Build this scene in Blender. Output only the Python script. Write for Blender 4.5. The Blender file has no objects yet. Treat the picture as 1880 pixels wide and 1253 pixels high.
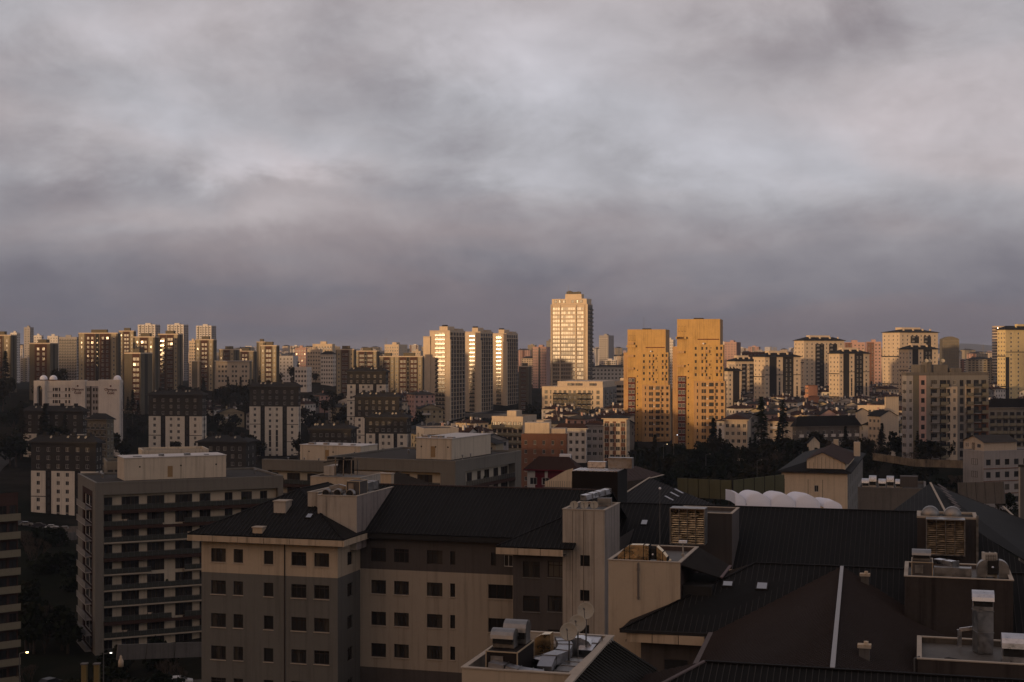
import bpy, math, random
from mathutils import Vector, Matrix
R = math.radians
random.seed(7)
SC = bpy.context.scene
COL = SC.collection
F = 2611.0                      # focal length in pixels of the 1880 wide photograph (50 mm lens)

# ------------------------------------------------------------------ camera
cd = bpy.data.cameras.new('camera'); cam = bpy.data.objects.new('camera', cd); COL.objects.link(cam)
cd.lens = 50; cd.sensor_width = 36; cd.clip_start = 1; cd.clip_end = 40000
cam.location = (0, 0, 0); cam.rotation_euler = (R(90), 0, 0)
cd.shift_y = 18.5 / 1880.0
SC.camera = cam
# ------------------------------------------------------------------ light
SUN_AZ, SUN_EL = 220.0, 1.6     # the sun stands low behind the left shoulder
sdir = Vector((math.sin(R(SUN_AZ)) * math.cos(R(SUN_EL)), math.cos(R(SUN_AZ)) * math.cos(R(SUN_EL)), math.sin(R(SUN_EL))))
ld = bpy.data.lights.new('sun', 'SUN'); sun = bpy.data.objects.new('sun', ld); COL.objects.link(sun)
ld.energy = 3.1; ld.angle = R(1.5); ld.color = (1.0, 0.62, 0.31)
sun.rotation_euler = (-sdir).to_track_quat('-Z', 'Y').to_euler()
SC.view_settings.view_transform = 'Standard'; SC.view_settings.look = 'None'
SC.view_settings.exposure = 0.0; SC.view_settings.gamma = 1.0; SC.view_settings.use_curve_mapping = False
try:
    SC.cycles.max_bounces = 6; SC.cycles.diffuse_bounces = 2; SC.cycles.glossy_bounces = 3
    SC.cycles.volume_bounces = 0; SC.cycles.transparent_max_bounces = 6
    SC.cycles.caustics_reflective = False; SC.cycles.caustics_refractive = False
    SC.cycles.sample_clamp_indirect = 4.0
except Exception: pass

def sock(v, nt, s):
    if isinstance(v, (int, float)): s.default_value = v
    elif isinstance(v, (tuple, list)): s.default_value = tuple(v) if len(tuple(v)) == len(s.default_value) else tuple(v) + (1,)
    else: nt.links.new(v, s)
class NT:
    def __init__(s, nt): s.nt = nt
    def n(s, t, **k):
        x = s.nt.nodes.new(t)
        for a, b in k.items(): setattr(x, a, b)
        return x
    def m(s, op, a, b=0.0, c=None, clamp=False):
        x = s.n('ShaderNodeMath', operation=op, use_clamp=clamp)
        sock(a, s.nt, x.inputs[0]); sock(b, s.nt, x.inputs[1])
        if c is not None: sock(c, s.nt, x.inputs[2])
        return x.outputs[0]
    def mix(s, f, a, b, bt='MIX'):
        x = s.n('ShaderNodeMix', data_type='RGBA', blend_type=bt)
        sock(f, s.nt, x.inputs[0]); sock(a, s.nt, x.inputs[6]); sock(b, s.nt, x.inputs[7])
        return x.outputs[2]
    def noise(s, vec, scale, detail=4, rough=.5, dist=0.0):
        x = s.n('ShaderNodeTexNoise'); s.nt.links.new(vec, x.inputs['Vector'])
        x.inputs['Scale'].default_value = scale; x.inputs['Detail'].default_value = detail
        x.inputs['Roughness'].default_value = rough; x.inputs['Distortion'].default_value = dist
        return x.outputs['Fac']
    def rng(s, v, a, b, c, d, smooth=False):
        x = s.n('ShaderNodeMapRange'); x.clamp = True
        if smooth: x.interpolation_type = 'SMOOTHSTEP'
        sock(v, s.nt, x.inputs[0])
        for i, q in enumerate((a, b, c, d)): x.inputs[i + 1].default_value = q
        return x.outputs[0]

# ------------------------------------------------------------------ world: overcast deck, a clear gap in the west
W = bpy.data.worlds.new('World'); SC.world = W; W.use_nodes = True
nt = W.node_tree; nt.nodes.clear(); N = NT(nt)
out = N.n('ShaderNodeOutputWorld'); bg = N.n('ShaderNodeBackground'); nt.links.new(bg.outputs[0], out.inputs[0])
tc = N.n('ShaderNodeTexCoord'); sep = N.n('ShaderNodeSeparateXYZ'); nt.links.new(tc.outputs['Generated'], sep.inputs[0])
X, Y, Z = sep.outputs
zc = N.m('MAXIMUM', Z, 0.0)
den = N.m('ADD', zc, 0.16)
comb = N.n('ShaderNodeCombineXYZ'); nt.links.new(N.m('DIVIDE', X, den), comb.inputs[0]); nt.links.new(N.m('DIVIDE', Y, den), comb.inputs[1])
comb.inputs[2].default_value = 3.7
P = comb.outputs[0]
mpz = N.n('ShaderNodeMapping'); nt.links.new(tc.outputs['Generated'], mpz.inputs[0]); mpz.inputs['Scale'].default_value = (1, 1, 1.75); mpz.inputs['Location'].default_value = (1.3, .4, .2)
Q = mpz.outputs[0]
n1 = N.noise(P, 0.8, 3, .5, .4); n2 = N.noise(Q, 8.0, 7, .57, .35); n3 = N.noise(Q, 24.0, 6, .58, .3)
cl = N.m('ADD', N.m('MULTIPLY', N.m('SUBTRACT', n1, .5), .35), N.m('ADD', N.m('MULTIPLY', N.m('SUBTRACT', n2, .5), .55), N.m('MULTIPLY', N.m('SUBTRACT', n3, .5), .27)))
# larger masses of the deck: soft lumps at compass bearings, edges broken by the same noise
ry = N.m('DIVIDE', X, N.m('MAXIMUM', Y, .05)); rz = N.m('DIVIDE', Z, N.m('MAXIMUM', Y, .05))
wob = N.m('MULTIPLY', N.m('SUBTRACT', n2, .5), .16)
front = N.rng(Y, .1, .5, 0, 1)
def lump(px, py, sx, sy, amp):
    a = N.m('DIVIDE', N.m('SUBTRACT', N.m('ADD', ry, wob), (px - 940) / F), sx / F)
    b = N.m('DIVIDE', N.m('SUBTRACT', N.m('ADD', rz, N.m('MULTIPLY', wob, .5)), (645 - py) / F), sy / F)
    e = N.m('EXPONENT', N.m('MULTIPLY', N.m('ADD', N.m('MULTIPLY', a, a), N.m('MULTIPLY', b, b)), -1.0))
    return N.m('MULTIPLY', e, amp * (1.25 if amp > 0 else .95))
tot = cl
lm = None
for q in [(1010, 120, 260, 120, .11), (560, 290, 150, 45, .10), (300, 200, 280, 60, .04), (470, 400, 190, 30, .07), (1500, 300, 380, 130, .07),
          (110, 350, 120, 40, -.12), (30, 250, 120, 50, -.06), (1360, 90, 260, 70, -.10), (60, 130, 170, 60, -.07), (700, 190, 220, 70, -.05), (800, 340, 200, 60, -.07), (1000, 330, 90, 40, .05),
          (180, 30, 300, 40, .05), (1250, 270, 150, 50, .06), (420, 330, 220, 25, -.06), (900, 400, 400, 40, -.03), (1450, 540, 240, 60, .07),
          (1780, 120, 200, 90, .04), (300, 560, 500, 60, -.03), (850, 540, 300, 60, -.04)]:
    e = lump(*q); lm = e if lm is None else N.m('ADD', lm, e)
tot = N.m('ADD', N.m('MULTIPLY', tot, .66), N.m('MULTIPLY', lm, front))
base = N.m('SUBTRACT', N.rng(Z, .0, 0.115, .30, .68), N.rng(Z, .22, .6, 0, .16, True))
v = N.m('ADD', base, N.m('MULTIPLY', tot, N.rng(Z, 0.015, .11, .30, 1.0)))
cr = N.n('ShaderNodeValToRGB'); nt.links.new(v, cr.inputs[0])
e = cr.color_ramp.elements; e[0].position = .16; e[0].color = (.082, .082, .104, 1); e[1].position = .90; e[1].color = (.64, .62, .65, 1)
for p_, c_ in ((.30, (.120, .117, .146, 1)), (.42, (.182, .171, .194, 1)), (.55, (.292, .272, .288, 1)), (.70, (.440, .424, .440, 1))):
    x = e.new(p_); x.color = c_
sky = N.n('ShaderNodeTexSky', sky_type='NISHITA'); sky.sun_disc = False
sky.sun_elevation = R(SUN_EL); sky.sun_rotation = R(SUN_AZ); sky.altitude = 100; sky.air_density = 1.3; sky.dust_density = 2.5; sky.ozone_density = 1.0
# how far the bearing is from the sunset, and how high: the cloud deck opens there and its rim is lit warm
dot = N.m('ADD', N.m('MULTIPLY', X, math.sin(R(SUN_AZ))), N.m('MULTIPLY', Y, math.cos(R(SUN_AZ))))
gap = N.m('MULTIPLY', N.rng(dot, .15, .75, 0, 1, True), N.rng(N.m('ADD', Z, N.m('MULTIPLY', N.m('SUBTRACT', n2, .5), .25)), .38, .10, 0, 1, True))
warm = N.rng(dot, -.1, .95, 0, 1, True)
tint = N.mix(N.rng(n1, .38, .62, 0, 1, True), (.965, .99, 1.03, 1), (1.045, .985, .985, 1))
clouds = N.mix(1.0, cr.outputs[0], tint, 'MULTIPLY')
deck = N.mix(warm, clouds, N.mix(1.0, clouds, (1.8, 1.38, 1.05, 1), 'MULTIPLY'))
GAPS = 0.09
skyc = N.mix(1.0, sky.outputs[0], (GAPS, GAPS, GAPS, 1), 'MULTIPLY')
fin = N.mix(gap, deck, skyc)
nt.links.new(fin, bg.inputs[0]); bg.inputs[1].default_value = 1.0

# ------------------------------------------------------------------ materials
MATS = {}
def newmat(name):
    m = bpy.data.materials.new(name); m.use_nodes = True; t = m.node_tree; t.nodes.clear(); q = NT(t)
    o = q.n('ShaderNodeOutputMaterial'); b = q.n('ShaderNodeBsdfPrincipled'); t.links.new(b.outputs[0], o.inputs[0])
    return m, q, b
def plaster(c, rough=.85, var=.16, streak=.25, scale=1.0, metal=0.0):
    key = ('p', tuple(c), rough, var, streak, scale, metal)
    if key in MATS: return MATS[key]
    m, q, b = newmat('render_%d' % len(MATS)); t = q.nt
    tcn = q.n('ShaderNodeTexCoord'); oc = tcn.outputs['Object']
    a = q.noise(oc, .35 * scale, 6, .6); d = q.noise(oc, 3.0 * scale, 5, .6)
    mp = q.n('ShaderNodeMapping'); t.links.new(oc, mp.inputs[0]); mp.inputs['Scale'].default_value = (1.6 * scale, 1.6 * scale, .07 * scale)
    s_ = q.noise(mp.outputs[0], 1.0, 5, .65)
    f = q.m('ADD', 1.0, q.m('ADD', q.m('MULTIPLY', q.m('SUBTRACT', a, .5), var * 2), q.m('MULTIPLY', q.m('SUBTRACT', d, .5), var)))
    f2 = q.m('SUBTRACT', f, q.m('MULTIPLY', q.rng(s_, .50, .74, 0, 1), streak))
    cc = q.n('ShaderNodeVectorMath', operation='SCALE'); cc.inputs[0].default_value = c[:3]; t.links.new(f2, cc.inputs['Scale'])
    t.links.new(cc.outputs[0], b.inputs['Base Color'])
    b.inputs['Roughness'].default_value = rough; b.inputs['Metallic'].default_value = metal
    b.inputs['Specular IOR Level'].default_value = .08 if sum(c[:3]) < .2 else .25
    bu = q.n('ShaderNodeBump'); bu.inputs['Strength'].default_value = .25; bu.inputs['Distance'].default_value = .02
    t.links.new(d, bu.inputs['Height']); t.links.new(bu.outputs[0], b.inputs['Normal'])
    MATS[key] = m; return m
def glass(c=(.016, .018, .020), rough=.34, wave=.55, ior=1.47, spec=.5):
    key = ('g', tuple(c), rough, wave, ior)
    if key in MATS: return MATS[key]
    m, q, b = newmat('window_glass_%d' % len(MATS)); t = q.nt
    g = q.n('ShaderNodeNewGeometry')
    b.inputs['Base Color'].default_value = (*c, 1); b.inputs['Roughness'].default_value = rough
    b.inputs['IOR'].default_value = ior
    bu = q.n('ShaderNodeBump'); bu.inputs['Strength'].default_value = wave; bu.inputs['Distance'].default_value = .03
    t.links.new(q.noise(g.outputs['Position'], .55, 2, .5), bu.inputs['Height']); t.links.new(bu.outputs[0], b.inputs['Normal'])
    MATS[key] = m; return m
def metal(c, rough=.35, dent=.3):
    key = ('m', tuple(c), rough, dent)
    if key in MATS: return MATS[key]
    m, q, b = newmat('sheet_metal_%d' % len(MATS)); t = q.nt
    tcn = q.n('ShaderNodeTexCoord'); oc = tcn.outputs['Object']; a = q.noise(oc, 2.2, 5, .6)
    cc = q.n('ShaderNodeVectorMath', operation='SCALE'); cc.inputs[0].default_value = c[:3]; t.links.new(q.rng(a, .25, .75, .7, 1.2), cc.inputs['Scale'])
    t.links.new(cc.outputs[0], b.inputs['Base Color']); b.inputs['Metallic'].default_value = 1.0
    t.links.new(q.rng(a, .3, .7, rough * .7, rough * 1.5), b.inputs['Roughness'])
    bu = q.n('ShaderNodeBump'); bu.inputs['Strength'].default_value = dent; bu.inputs['Distance'].default_value = .06
    t.links.new(q.noise(oc, 1.1, 3, .5), bu.inputs['Height']); t.links.new(bu.outputs[0], b.inputs['Normal'])
    MATS[key] = m; return m
def lamp(c, s):
    m = bpy.data.materials.new('lamp_light'); m.use_nodes = True; t = m.node_tree; t.nodes.clear()
    o = t.nodes.new('ShaderNodeOutputMaterial'); b = t.nodes.new('ShaderNodeEmission'); b.inputs[0].default_value = (*c, 1); b.inputs[1].default_value = s
    t.links.new(b.outputs[0], o.inputs[0]); return m
CREAM = plaster((.60, .49, .36)); CREAM2 = plaster((.52, .43, .33)); WHITE = plaster((.66, .61, .55)); WHITE2 = plaster((.58, .55, .52))
OLIVE = plaster((.20, .18, .13)); OLIVE2 = plaster((.15, .135, .10)); DARK = plaster((.047, .044, .039)); CHAR = plaster((.030, .029, .028))
GREY = plaster((.21, .20, .185)); GREY2 = plaster((.32, .30, .29)); BROWN = plaster((.17, .085, .055)); REDB = plaster((.20, .065, .045))
OCHRE = plaster((.50, .32, .12), streak=.5, var=.22); OCHRE2 = plaster((.45, .285, .14), streak=.5, var=.22); MAROON = plaster((.10, .025, .02))
PINK = plaster((.46, .30, .26)); CONC = plaster((.40, .36, .31), streak=.5, var=.22); CONCD = plaster((.13, .12, .11), streak=.4, var=.3)
ROOFM = plaster((.012, .012, .0115), rough=.7, streak=.0, var=.45, scale=.6); ROOFR = plaster((.045, .026, .021), rough=.85, var=.3); ROOFG = plaster((.055, .05, .045), rough=.9, var=.3)
ROOFP = plaster((.0125, .0112, .011), rough=.75, var=.2, streak=0)
FRAME = plaster((.05, .04, .035), streak=0); WFRAME = plaster((.55, .53, .5), streak=0); RAIL = plaster((.10, .10, .10), rough=.4, streak=0)
GL = glass(); GL2 = glass((.02, .02, .02), .20, .9, 1.5); CURT = glass((.085, .075, .058), .36, .3, 1.5); GLGOLD = glass((.10, .07, .04), .03, .6, 2.6)
ALU = metal((.62, .62, .64), .32); ALUD = metal((.30, .29, .28), .4); GOLDM = metal((.70, .52, .30), .28, .5)
WPAINT = plaster((.78, .78, .80), streak=.05, var=.05); VEIL = bpy.data.materials.new('membrane'); VEIL.use_nodes = True; _t = VEIL.node_tree; _t.nodes.clear(); _q = NT(_t)
_o = _q.n('ShaderNodeOutputMaterial'); _m = _q.n('ShaderNodeMixShader'); _d = _q.n('ShaderNodeBsdfDiffuse'); _r = _q.n('ShaderNodeBsdfTranslucent')
_d.inputs[0].default_value = (.86, .87, .94, 1); _r.inputs[0].default_value = (.80, .82, .88, 1); _m.inputs[0].default_value = .12
_t.links.new(_d.outputs[0], _m.inputs[1]); _t.links.new(_r.outputs[0], _m.inputs[2]); _t.links.new(_m.outputs[0], _o.inputs[0])

# ------------------------------------------------------------------ mesh builder
class MB:
    def __init__(s): s.v = []; s.f = []; s.mi = []; s.smooth = False
    def poly(s, pts, mi=0):
        i = len(s.v); s.v += [tuple(p) for p in pts]; s.f.append(tuple(range(i, i + len(pts)))); s.mi.append(mi)
    def box(s, x0, x1, y0, y1, z0, z1, mi=0, bottom=True):
        i = len(s.v); s.v += [(x, y, z) for z in (z0, z1) for y in (y0, y1) for x in (x0, x1)]
        fs = [(0, 1, 5, 4), (1, 3, 7, 5), (3, 2, 6, 7), (2, 0, 4, 6), (4, 5, 7, 6)]
        if bottom: fs.append((0, 2, 3, 1))
        for q in fs: s.f.append(tuple(i + k for k in q)); s.mi.append(mi)
    def prism(s, pts, z0, z1, mi=0):       # vertical prism over a counter-clockwise outline
        n = len(pts)
        for k in range(n):
            a, b = pts[k], pts[(k + 1) % n]; s.poly([(a[0], a[1], z0), (b[0], b[1], z0), (b[0], b[1], z1), (a[0], a[1], z1)], mi)
        s.poly([(p[0], p[1], z1) for p in pts], mi); s.poly([(p[0], p[1], z0) for p in reversed(pts)], mi)
    def bar(s, a, b, w, h, mi=0, up=(0, 0, 1)):
        a = Vector(a); b = Vector(b); d = (b - a).normalized(); u = Vector(up)
        if abs(d.dot(u)) > .95: u = Vector((1, 0, 0))
        x = d.cross(u).normalized() * w / 2; y = x.cross(d).normalized() * h / 2
        i = len(s.v); s.v += [tuple(p + q) for p in (a, b) for q in (-x - y, x - y, x + y, -x + y)]
        for q in ((0, 1, 2, 3), (7, 6, 5, 4), (0, 4, 5, 1), (1, 5, 6, 2), (2, 6, 7, 3), (3, 7, 4, 0)):
            s.f.append(tuple(i + k for k in q)); s.mi.append(mi)
    def tube(s, a, b, r0, r1=None, n=8, mi=0, cap=True):
        r1 = r0 if r1 is None else r1
        a = Vector(a); b = Vector(b); d = (b - a).normalized(); u = Vector((0, 0, 1)) if abs(d.z) < .9 else Vector((1, 0, 0))
        x = d.cross(u).normalized(); y = d.cross(x); i = len(s.v)
        for p, r in ((a, r0), (b, r1)):
            for k in range(n):
                t = 2 * math.pi * k / n; s.v.append(tuple(p + x * math.cos(t) * r + y * math.sin(t) * r))
        for k in range(n): s.f.append((i + k, i + (k + 1) % n, i + n + (k + 1) % n, i + n + k)); s.mi.append(mi)
        if cap:
            s.f.append(tuple(i + k for k in reversed(range(n)))); s.f.append(tuple(i + n + k for k in range(n))); s.mi += [mi, mi]
    def lathe(s, prof, n=16, c=(0, 0, 0), mi=0, axis=None):
        i = len(s.v); m = len(prof)
        M = Matrix() if axis is None else Vector((0, 0, 1)).rotation_difference(Vector(axis).normalized()).to_matrix().to_4x4()
        for r, z in prof:
            for k in range(n):
                t = 2 * math.pi * k / n; p = M @ Vector((r * math.cos(t), r * math.sin(t), z)); s.v.append((p.x + c[0], p.y + c[1], p.z + c[2]))
        for j in range(m - 1):
            for k in range(n):
                s.f.append((i + j * n + k, i + j * n + (k + 1) % n, i + (j + 1) * n + (k + 1) % n, i + (j + 1) * n + k)); s.mi.append(mi)
    def mesh(s, name, mats):
        me = bpy.data.meshes.new(name); me.from_pydata(s.v, [], s.f)
        for m in (mats if isinstance(mats, (list, tuple)) else [mats]): me.materials.append(m)
        if len(me.polygons) == len(s.mi): me.polygons.foreach_set('material_index', s.mi)
        if s.smooth:
            me.polygons.foreach_set('use_smooth', [True] * len(me.polygons))
        me.update(); return me
    def build(s, name, mats, parent=None, loc=(0, 0, 0), rz=0):
        return link(name, s.mesh(name, mats), parent, loc, rz)
def link(name, data, parent=None, loc=(0, 0, 0), rz=0, scale=None):
    o = bpy.data.objects.new(name, data); COL.objects.link(o); o.location = loc; o.rotation_euler = (0, 0, rz)
    if scale: o.scale = scale
    if parent is not None: o.parent = parent
    return o
LABELS = {}
def tag(o, label, cat, group=None, kind=None):
    if label: o['label'] = label
    if cat: o['category'] = cat
    if group: o['group'] = group
    if kind: o['kind'] = kind
    return o
def empty(name, label, cat, loc, rz=0, group=None):
    return tag(link(name, None, None, loc, rz), label, cat, group)
def copytree(o, loc=None, rz=None, parent=None):
    c = o.copy(); COL.objects.link(c); c.parent = parent
    if loc is not None: c.location = loc
    if rz is not None: c.rotation_euler = (0, 0, rz)
    for ch in [k for k in o.children]: 
        copytree(ch, parent=c)
    return c
def pz(py, Y): return -(py - 645) / F * Y
def at(px, py, Y): return Vector(((px - 940) / F * Y, Y, pz(py, Y)))
def onz(px, py, z):                       # the point seen at px, py that lies at height z
    Y = -z * F / (py - 645.0); return at(px, py, Y)

# ------------------------------------------------------------------ ground
CP = [(0, 0, -57), (40, 120, -57), (-60, 120, -57), (-100, 265, -57), (0, 300, -52), (-120, 500, -60), (-150, 735, -58), (-250, 960, -24), (-330, 900, -24), (-225, 800, -33), (-150, 1050, -21), (-105, 930, -30), (-62, 930, -50), (-50, 960, -52), (-100, 850, -44), (-90, 760, -54), (0, 980, -48), (40, 700, -47),
      (120, 645, -44), (130, 400, -42), (160, 480, -37), (90, 330, -40), (230, 1000, -40), (180, 750, -42), (300, 1000, -38), (300, 600, -38),
      (0, 2000, -42), (800, 2500, -36), (-800, 2500, -40), (0, 6000, -34), (3000, 6000, -26), (-3000, 6000, -26), (0, 11000, -24), (4000, 11000, -16),
      (-4000, 11000, -16), (-300, -400, -20), (300, -300, -57), (-600, 300, -50), (500, 300, -45)]
def G(x, y):
    sw = sz = 0.0
    for a, b, c in CP:
        k = 1.0 / (((x - a) ** 2 + (y - b) ** 2) / (1 + (b / 900.0) ** 2 * 0.9) + 900.0) ** 1.5
        sw += k; sz += k * c
    return sz / sw
# ------------------------------------------------------------------ windows, balconies and other shared pieces
def winmesh(n, fr, gl, transom=0.0, t=.07, curtain=None):
    m = MB(); th = t * .9
    m.box(0, t, -.02, .05, 0, 1, 0); m.box(1 - t, 1, -.02, .05, 0, 1, 0); m.box(t, 1 - t, -.02, .05, 0, th, 0); m.box(t, 1 - t, -.02, .05, 1 - th, 1, 0)
    for k in range(1, n): m.box(k / n - t * .4, k / n + t * .4, -.015, .045, th, 1 - th, 0)
    if transom: m.box(t, 1 - t, -.01, .04, transom - .025, transom + .025, 0)
    m.poly([(t, .03, th), (1 - t, .03, th), (1 - t, .03, 1 - th), (t, .03, 1 - th)], 1)
    if curtain:      # drapes seen through the panes
        for c0, c1 in curtain:
            m.poly([(t + (1 - 2 * t) * c0, .028, th), (t + (1 - 2 * t) * c1, .028, th), (t + (1 - 2 * t) * c1, .028, 1 - th), (t + (1 - 2 * t) * c0, .028, 1 - th)], 2)
    return m.mesh('window', [fr, gl, DRAPE])
WM = {}
DRAPE = glass((.055, .05, .042), .26, .3, 1.5)
def wset(key, n, fr, gls, **k): WM[key] = [winmesh(n, fr, g, **k) for g in gls]
wset('w2', 2, WFRAME, [GL, GL, GL2, CURT], t=.06)
wset('d2', 2, FRAME, [GL, GL, GL2], t=.06)
wset('w1', 1, FRAME, [GL, GL2], t=.06)
wset('w3', 3, FRAME, [GL, GL, GL2, CURT], t=.035)
wset('fg3', 3, FRAME, [GL, GL2, CURT], transom=.76, t=.04)
wset('fg2', 2, FRAME, [GL, GL2, CURT], transom=.76, t=.055)
for _c in ([(0, .2), (.8, 1)], [(0, .36)], [(.1, .34), (.66, .95)], [(.62, 1)], [(.3, .55)]):
    WM['fg3'].append(winmesh(3, FRAME, GL, transom=.76, t=.04, curtain=_c)); WM['fg2'].append(winmesh(2, FRAME, GL, transom=.76, t=.055, curtain=_c))
    WM['d2'].append(winmesh(2, FRAME, GL, t=.06, curtain=_c))
wset('gold', 2, WFRAME, [glass((.05, .035, .02), .31, .22, 1.60), glass((.04, .03, .02), .36, .25, 1.55), glass((.05, .035, .02), .28, .3, 1.42)], t=.07)
wset('strip', 1, FRAME, [GL], t=.05)
wset('lit', 2, WFRAME, [glass((.16, .12, .05), .1, .5, 2.2)], t=.06)
def balmesh(solid, d=1.1, h=1.0):
    m = MB(); m.box(0, 1, -d, 0, -.18, 0, 0)
    if solid: m.box(0, 1, -d - .002, -d + .1, 0, h, 1)
    else:
        m.box(0, 1, -d, -d + .05, h - .06, h, 1)
        for k in range(9): m.box(k / 8 * .985, k / 8 * .985 + .012, -d + .01, -d + .04, 0, h - .06, 1)
        m.poly([(0, -d + .025, .05), (1, -d + .025, .05), (1, -d + .025, h - .08), (0, -d + .025, h - .08)], 2)
    return m
BALG = glass((.05, .055, .05), .15, .2, 1.5)
BM = {}
def balc(key, slab, rail, solid, d=1.1, h=1.0):
    BM[key] = balmesh(solid, d, h).mesh('balcony', [slab, rail, BALG])
balc('white', WHITE2, WHITE2, True); balc('dark', CREAM2, CHAR, True); balc('olive', OLIVE, OLIVE, True); balc('ochre', OCHRE2, OCHRE2, True, .9)
balc('rail', GREY2, RAIL, False); balc('band', CREAM2, CHAR, False, .5); balc('grey', GREY2, GREY, True, 1.2)

class Bld:
    """A block with up to four openings-cut faces; local x along the front, y into the depth, z up from the base."""
    def __init__(s, name, label, a, Y, top, xl=None, xc=None, xr=None, side='R', base=None, D=None, cat='building', group=None, Wd=None, proud=0):
        a = R(a); u = (math.cos(a), math.sin(a)); v = (-math.sin(a), math.cos(a))
        def reach(p, d, px):                    # how far from p along d until it is seen at column px
            k = (px - 940) / F; return (k * p[1] - p[0]) / (d[0] - k * d[1])
        c = ((xc - 940) / F * Y, Y)
        if side == 'R':
            Wf = Wd or reach(c, (-u[0], -u[1]), xl); Df = D or (reach(c, v, xr) if xr is not None and xr != xc else 12)
            o = (c[0] - u[0] * Wf, c[1] - u[1] * Wf)
        else:
            Wf = Wd or reach(c, u, xr); Df = D or (reach(c, v, xl) if xl is not None and xl != xc else 12)
            o = c
        s.W, s.D = abs(Wf), min(abs(Df), 60); s.ztop = pz(top, Y)
        s.zb = base if base is not None else min(G(c[0], c[1]), G(o[0], o[1])) - 1.5
        s.H = s.ztop - s.zb; s.a = a
        s.o = empty(name, label, cat, (o[0], o[1], s.zb), a, group)
        s.wall = MB(); s.mats = []; s.nw = 0; s.Y = Y
    def mi(s, m):
        if m not in s.mats: s.mats.append(m)
        return s.mats.index(m)
    def L(s, f): return s.W if f in 'FB' else s.D
    def pt(s, f, t, z, o=0.0):                  # o: outwards
        if f == 'F': return (t, -o, z)
        if f == 'R': return (s.W + o, t, z)
        if f == 'L': return (-o, s.D - t, z)
        return (s.W - t, s.D + o, z)
    RZ = {'F': 0, 'R': math.pi / 2, 'L': -math.pi / 2, 'B': math.pi}
    def face(s, f, mat, ops=(), zones=(), z0=0, z1=None, rec=.16):
        """ops: (t, z, w, h, key); zones: (t0, t1, z0, z1, mat)"""
        z1 = s.H if z1 is None else z1; Lf = s.L(f); m0 = s.mi(mat)
        ops = [q for q in ops if q[0] > .05 and q[0] + q[2] < Lf - .02 and q[1] > z0 and q[1] + q[3] < z1]
        xs = {0, Lf}; zs = {z0, z1}
        for q in ops: xs |= {q[0], q[0] + q[2]}; zs |= {q[1], q[1] + q[3]}
        for q in zones: xs |= {max(0, q[0]), min(Lf, q[1])}; zs |= {max(z0, min(z1, q[2])), max(z0, min(z1, q[3]))}
        xs = sorted(xs); zs = sorted(zs)
        xs = [x for i, x in enumerate(xs) if i == 0 or x - xs[i - 1] > 1e-4]; zs = [x for i, x in enumerate(zs) if i == 0 or x - zs[i - 1] > 1e-4]
        P = lambda t, z, o=0: s.pt(f, t, z, o)
        for zi in range(len(zs) - 1):
            za, zb = zs[zi], zs[zi + 1]; zm = (za + zb) / 2; run = None
            row = [q for q in ops if q[1] < zm < q[1] + q[3]]; zr = [q for q in zones if q[2] < zm < q[3]]
            for xi in range(len(xs)):
                k = None
                if xi < len(xs) - 1:
                    xm = (xs[xi] + xs[xi + 1]) / 2
                    if not any(q[0] < xm < q[0] + q[2] for q in row):
                        k = m0
                        for q in zr:
                            if q[0] < xm < q[1]: k = s.mi(q[4])
                if run is not None and (k != run[1]):
                    s.wall.poly([P(run[0], za), P(xs[xi], za), P(xs[xi], zb), P(run[0], zb)], run[1]); run = None
                if run is None and k is not None: run = (xs[xi], k)
        for t, z, w, h, key in ops:
            k = m0; r = -rec
            for q in zones:
                if q[0] < t + w / 2 < q[1] and q[2] < z + h / 2 < q[3]: k = s.mi(q[4])
            A, B, C, E = (t, z), (t + w, z), (t + w, z + h), (t, z + h)
            for a_, b_ in ((A, B), (B, C), (C, E), (E, A)):
                s.wall.poly([P(*a_), P(*b_), P(*b_, r), P(*a_, r)], k)
            s.window(f, t, z, w, h, key, rec)
    def window(s, f, t, z, w, h, key, rec=.16):
        me = random.choice(WM[key]); p = s.pt(f, t, z, -rec + .05)
        o = link('window', me, s.o, p, s.RZ[f], (w, 1, h)); s.nw += 1
        if s.nw > 298:
            o['kind'] = 'stuff'
        return o
    def balcony(s, f, t, z, w, key):
        return link('balcony', BM[key], s.o, s.pt(f, t, z), s.RZ[f], (w, 1, 1))
    def cap(s, mat, z=None, par=.9, pm=None, t=.3, inset=0):
        z = s.H if z is None else z; i = s.mi(mat); j = s.mi(pm or mat)
        s.wall.poly([(0, 0, z - .01), (s.W, 0, z - .01), (s.W, s.D, z - .01), (0, s.D, z - .01)], i)
        if par:
            for x0, x1, y0, y1 in ((0, s.W, 0, t), (0, s.W, s.D - t, s.D), (0, t, t, s.D - t), (s.W - t, s.W, t, s.D - t)):
                s.wall.box(x0 - .04, x1 + .04, y0 - .04 if y0 == 0 else y0, y1 + .04 if y1 == s.D else y1, z, z + par, j)
    def done(s): 
        return s.wall.build('wall', s.mats, s.o)
    def box(s, name, x0, x1, y0, y1, z0, z1, mat, extra=None):
        m = MB(); m.box(x0, x1, y0, y1, z0, z1); 
        if extra: m.box(*extra)
        return m.build(name, mat, s.o)
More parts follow.
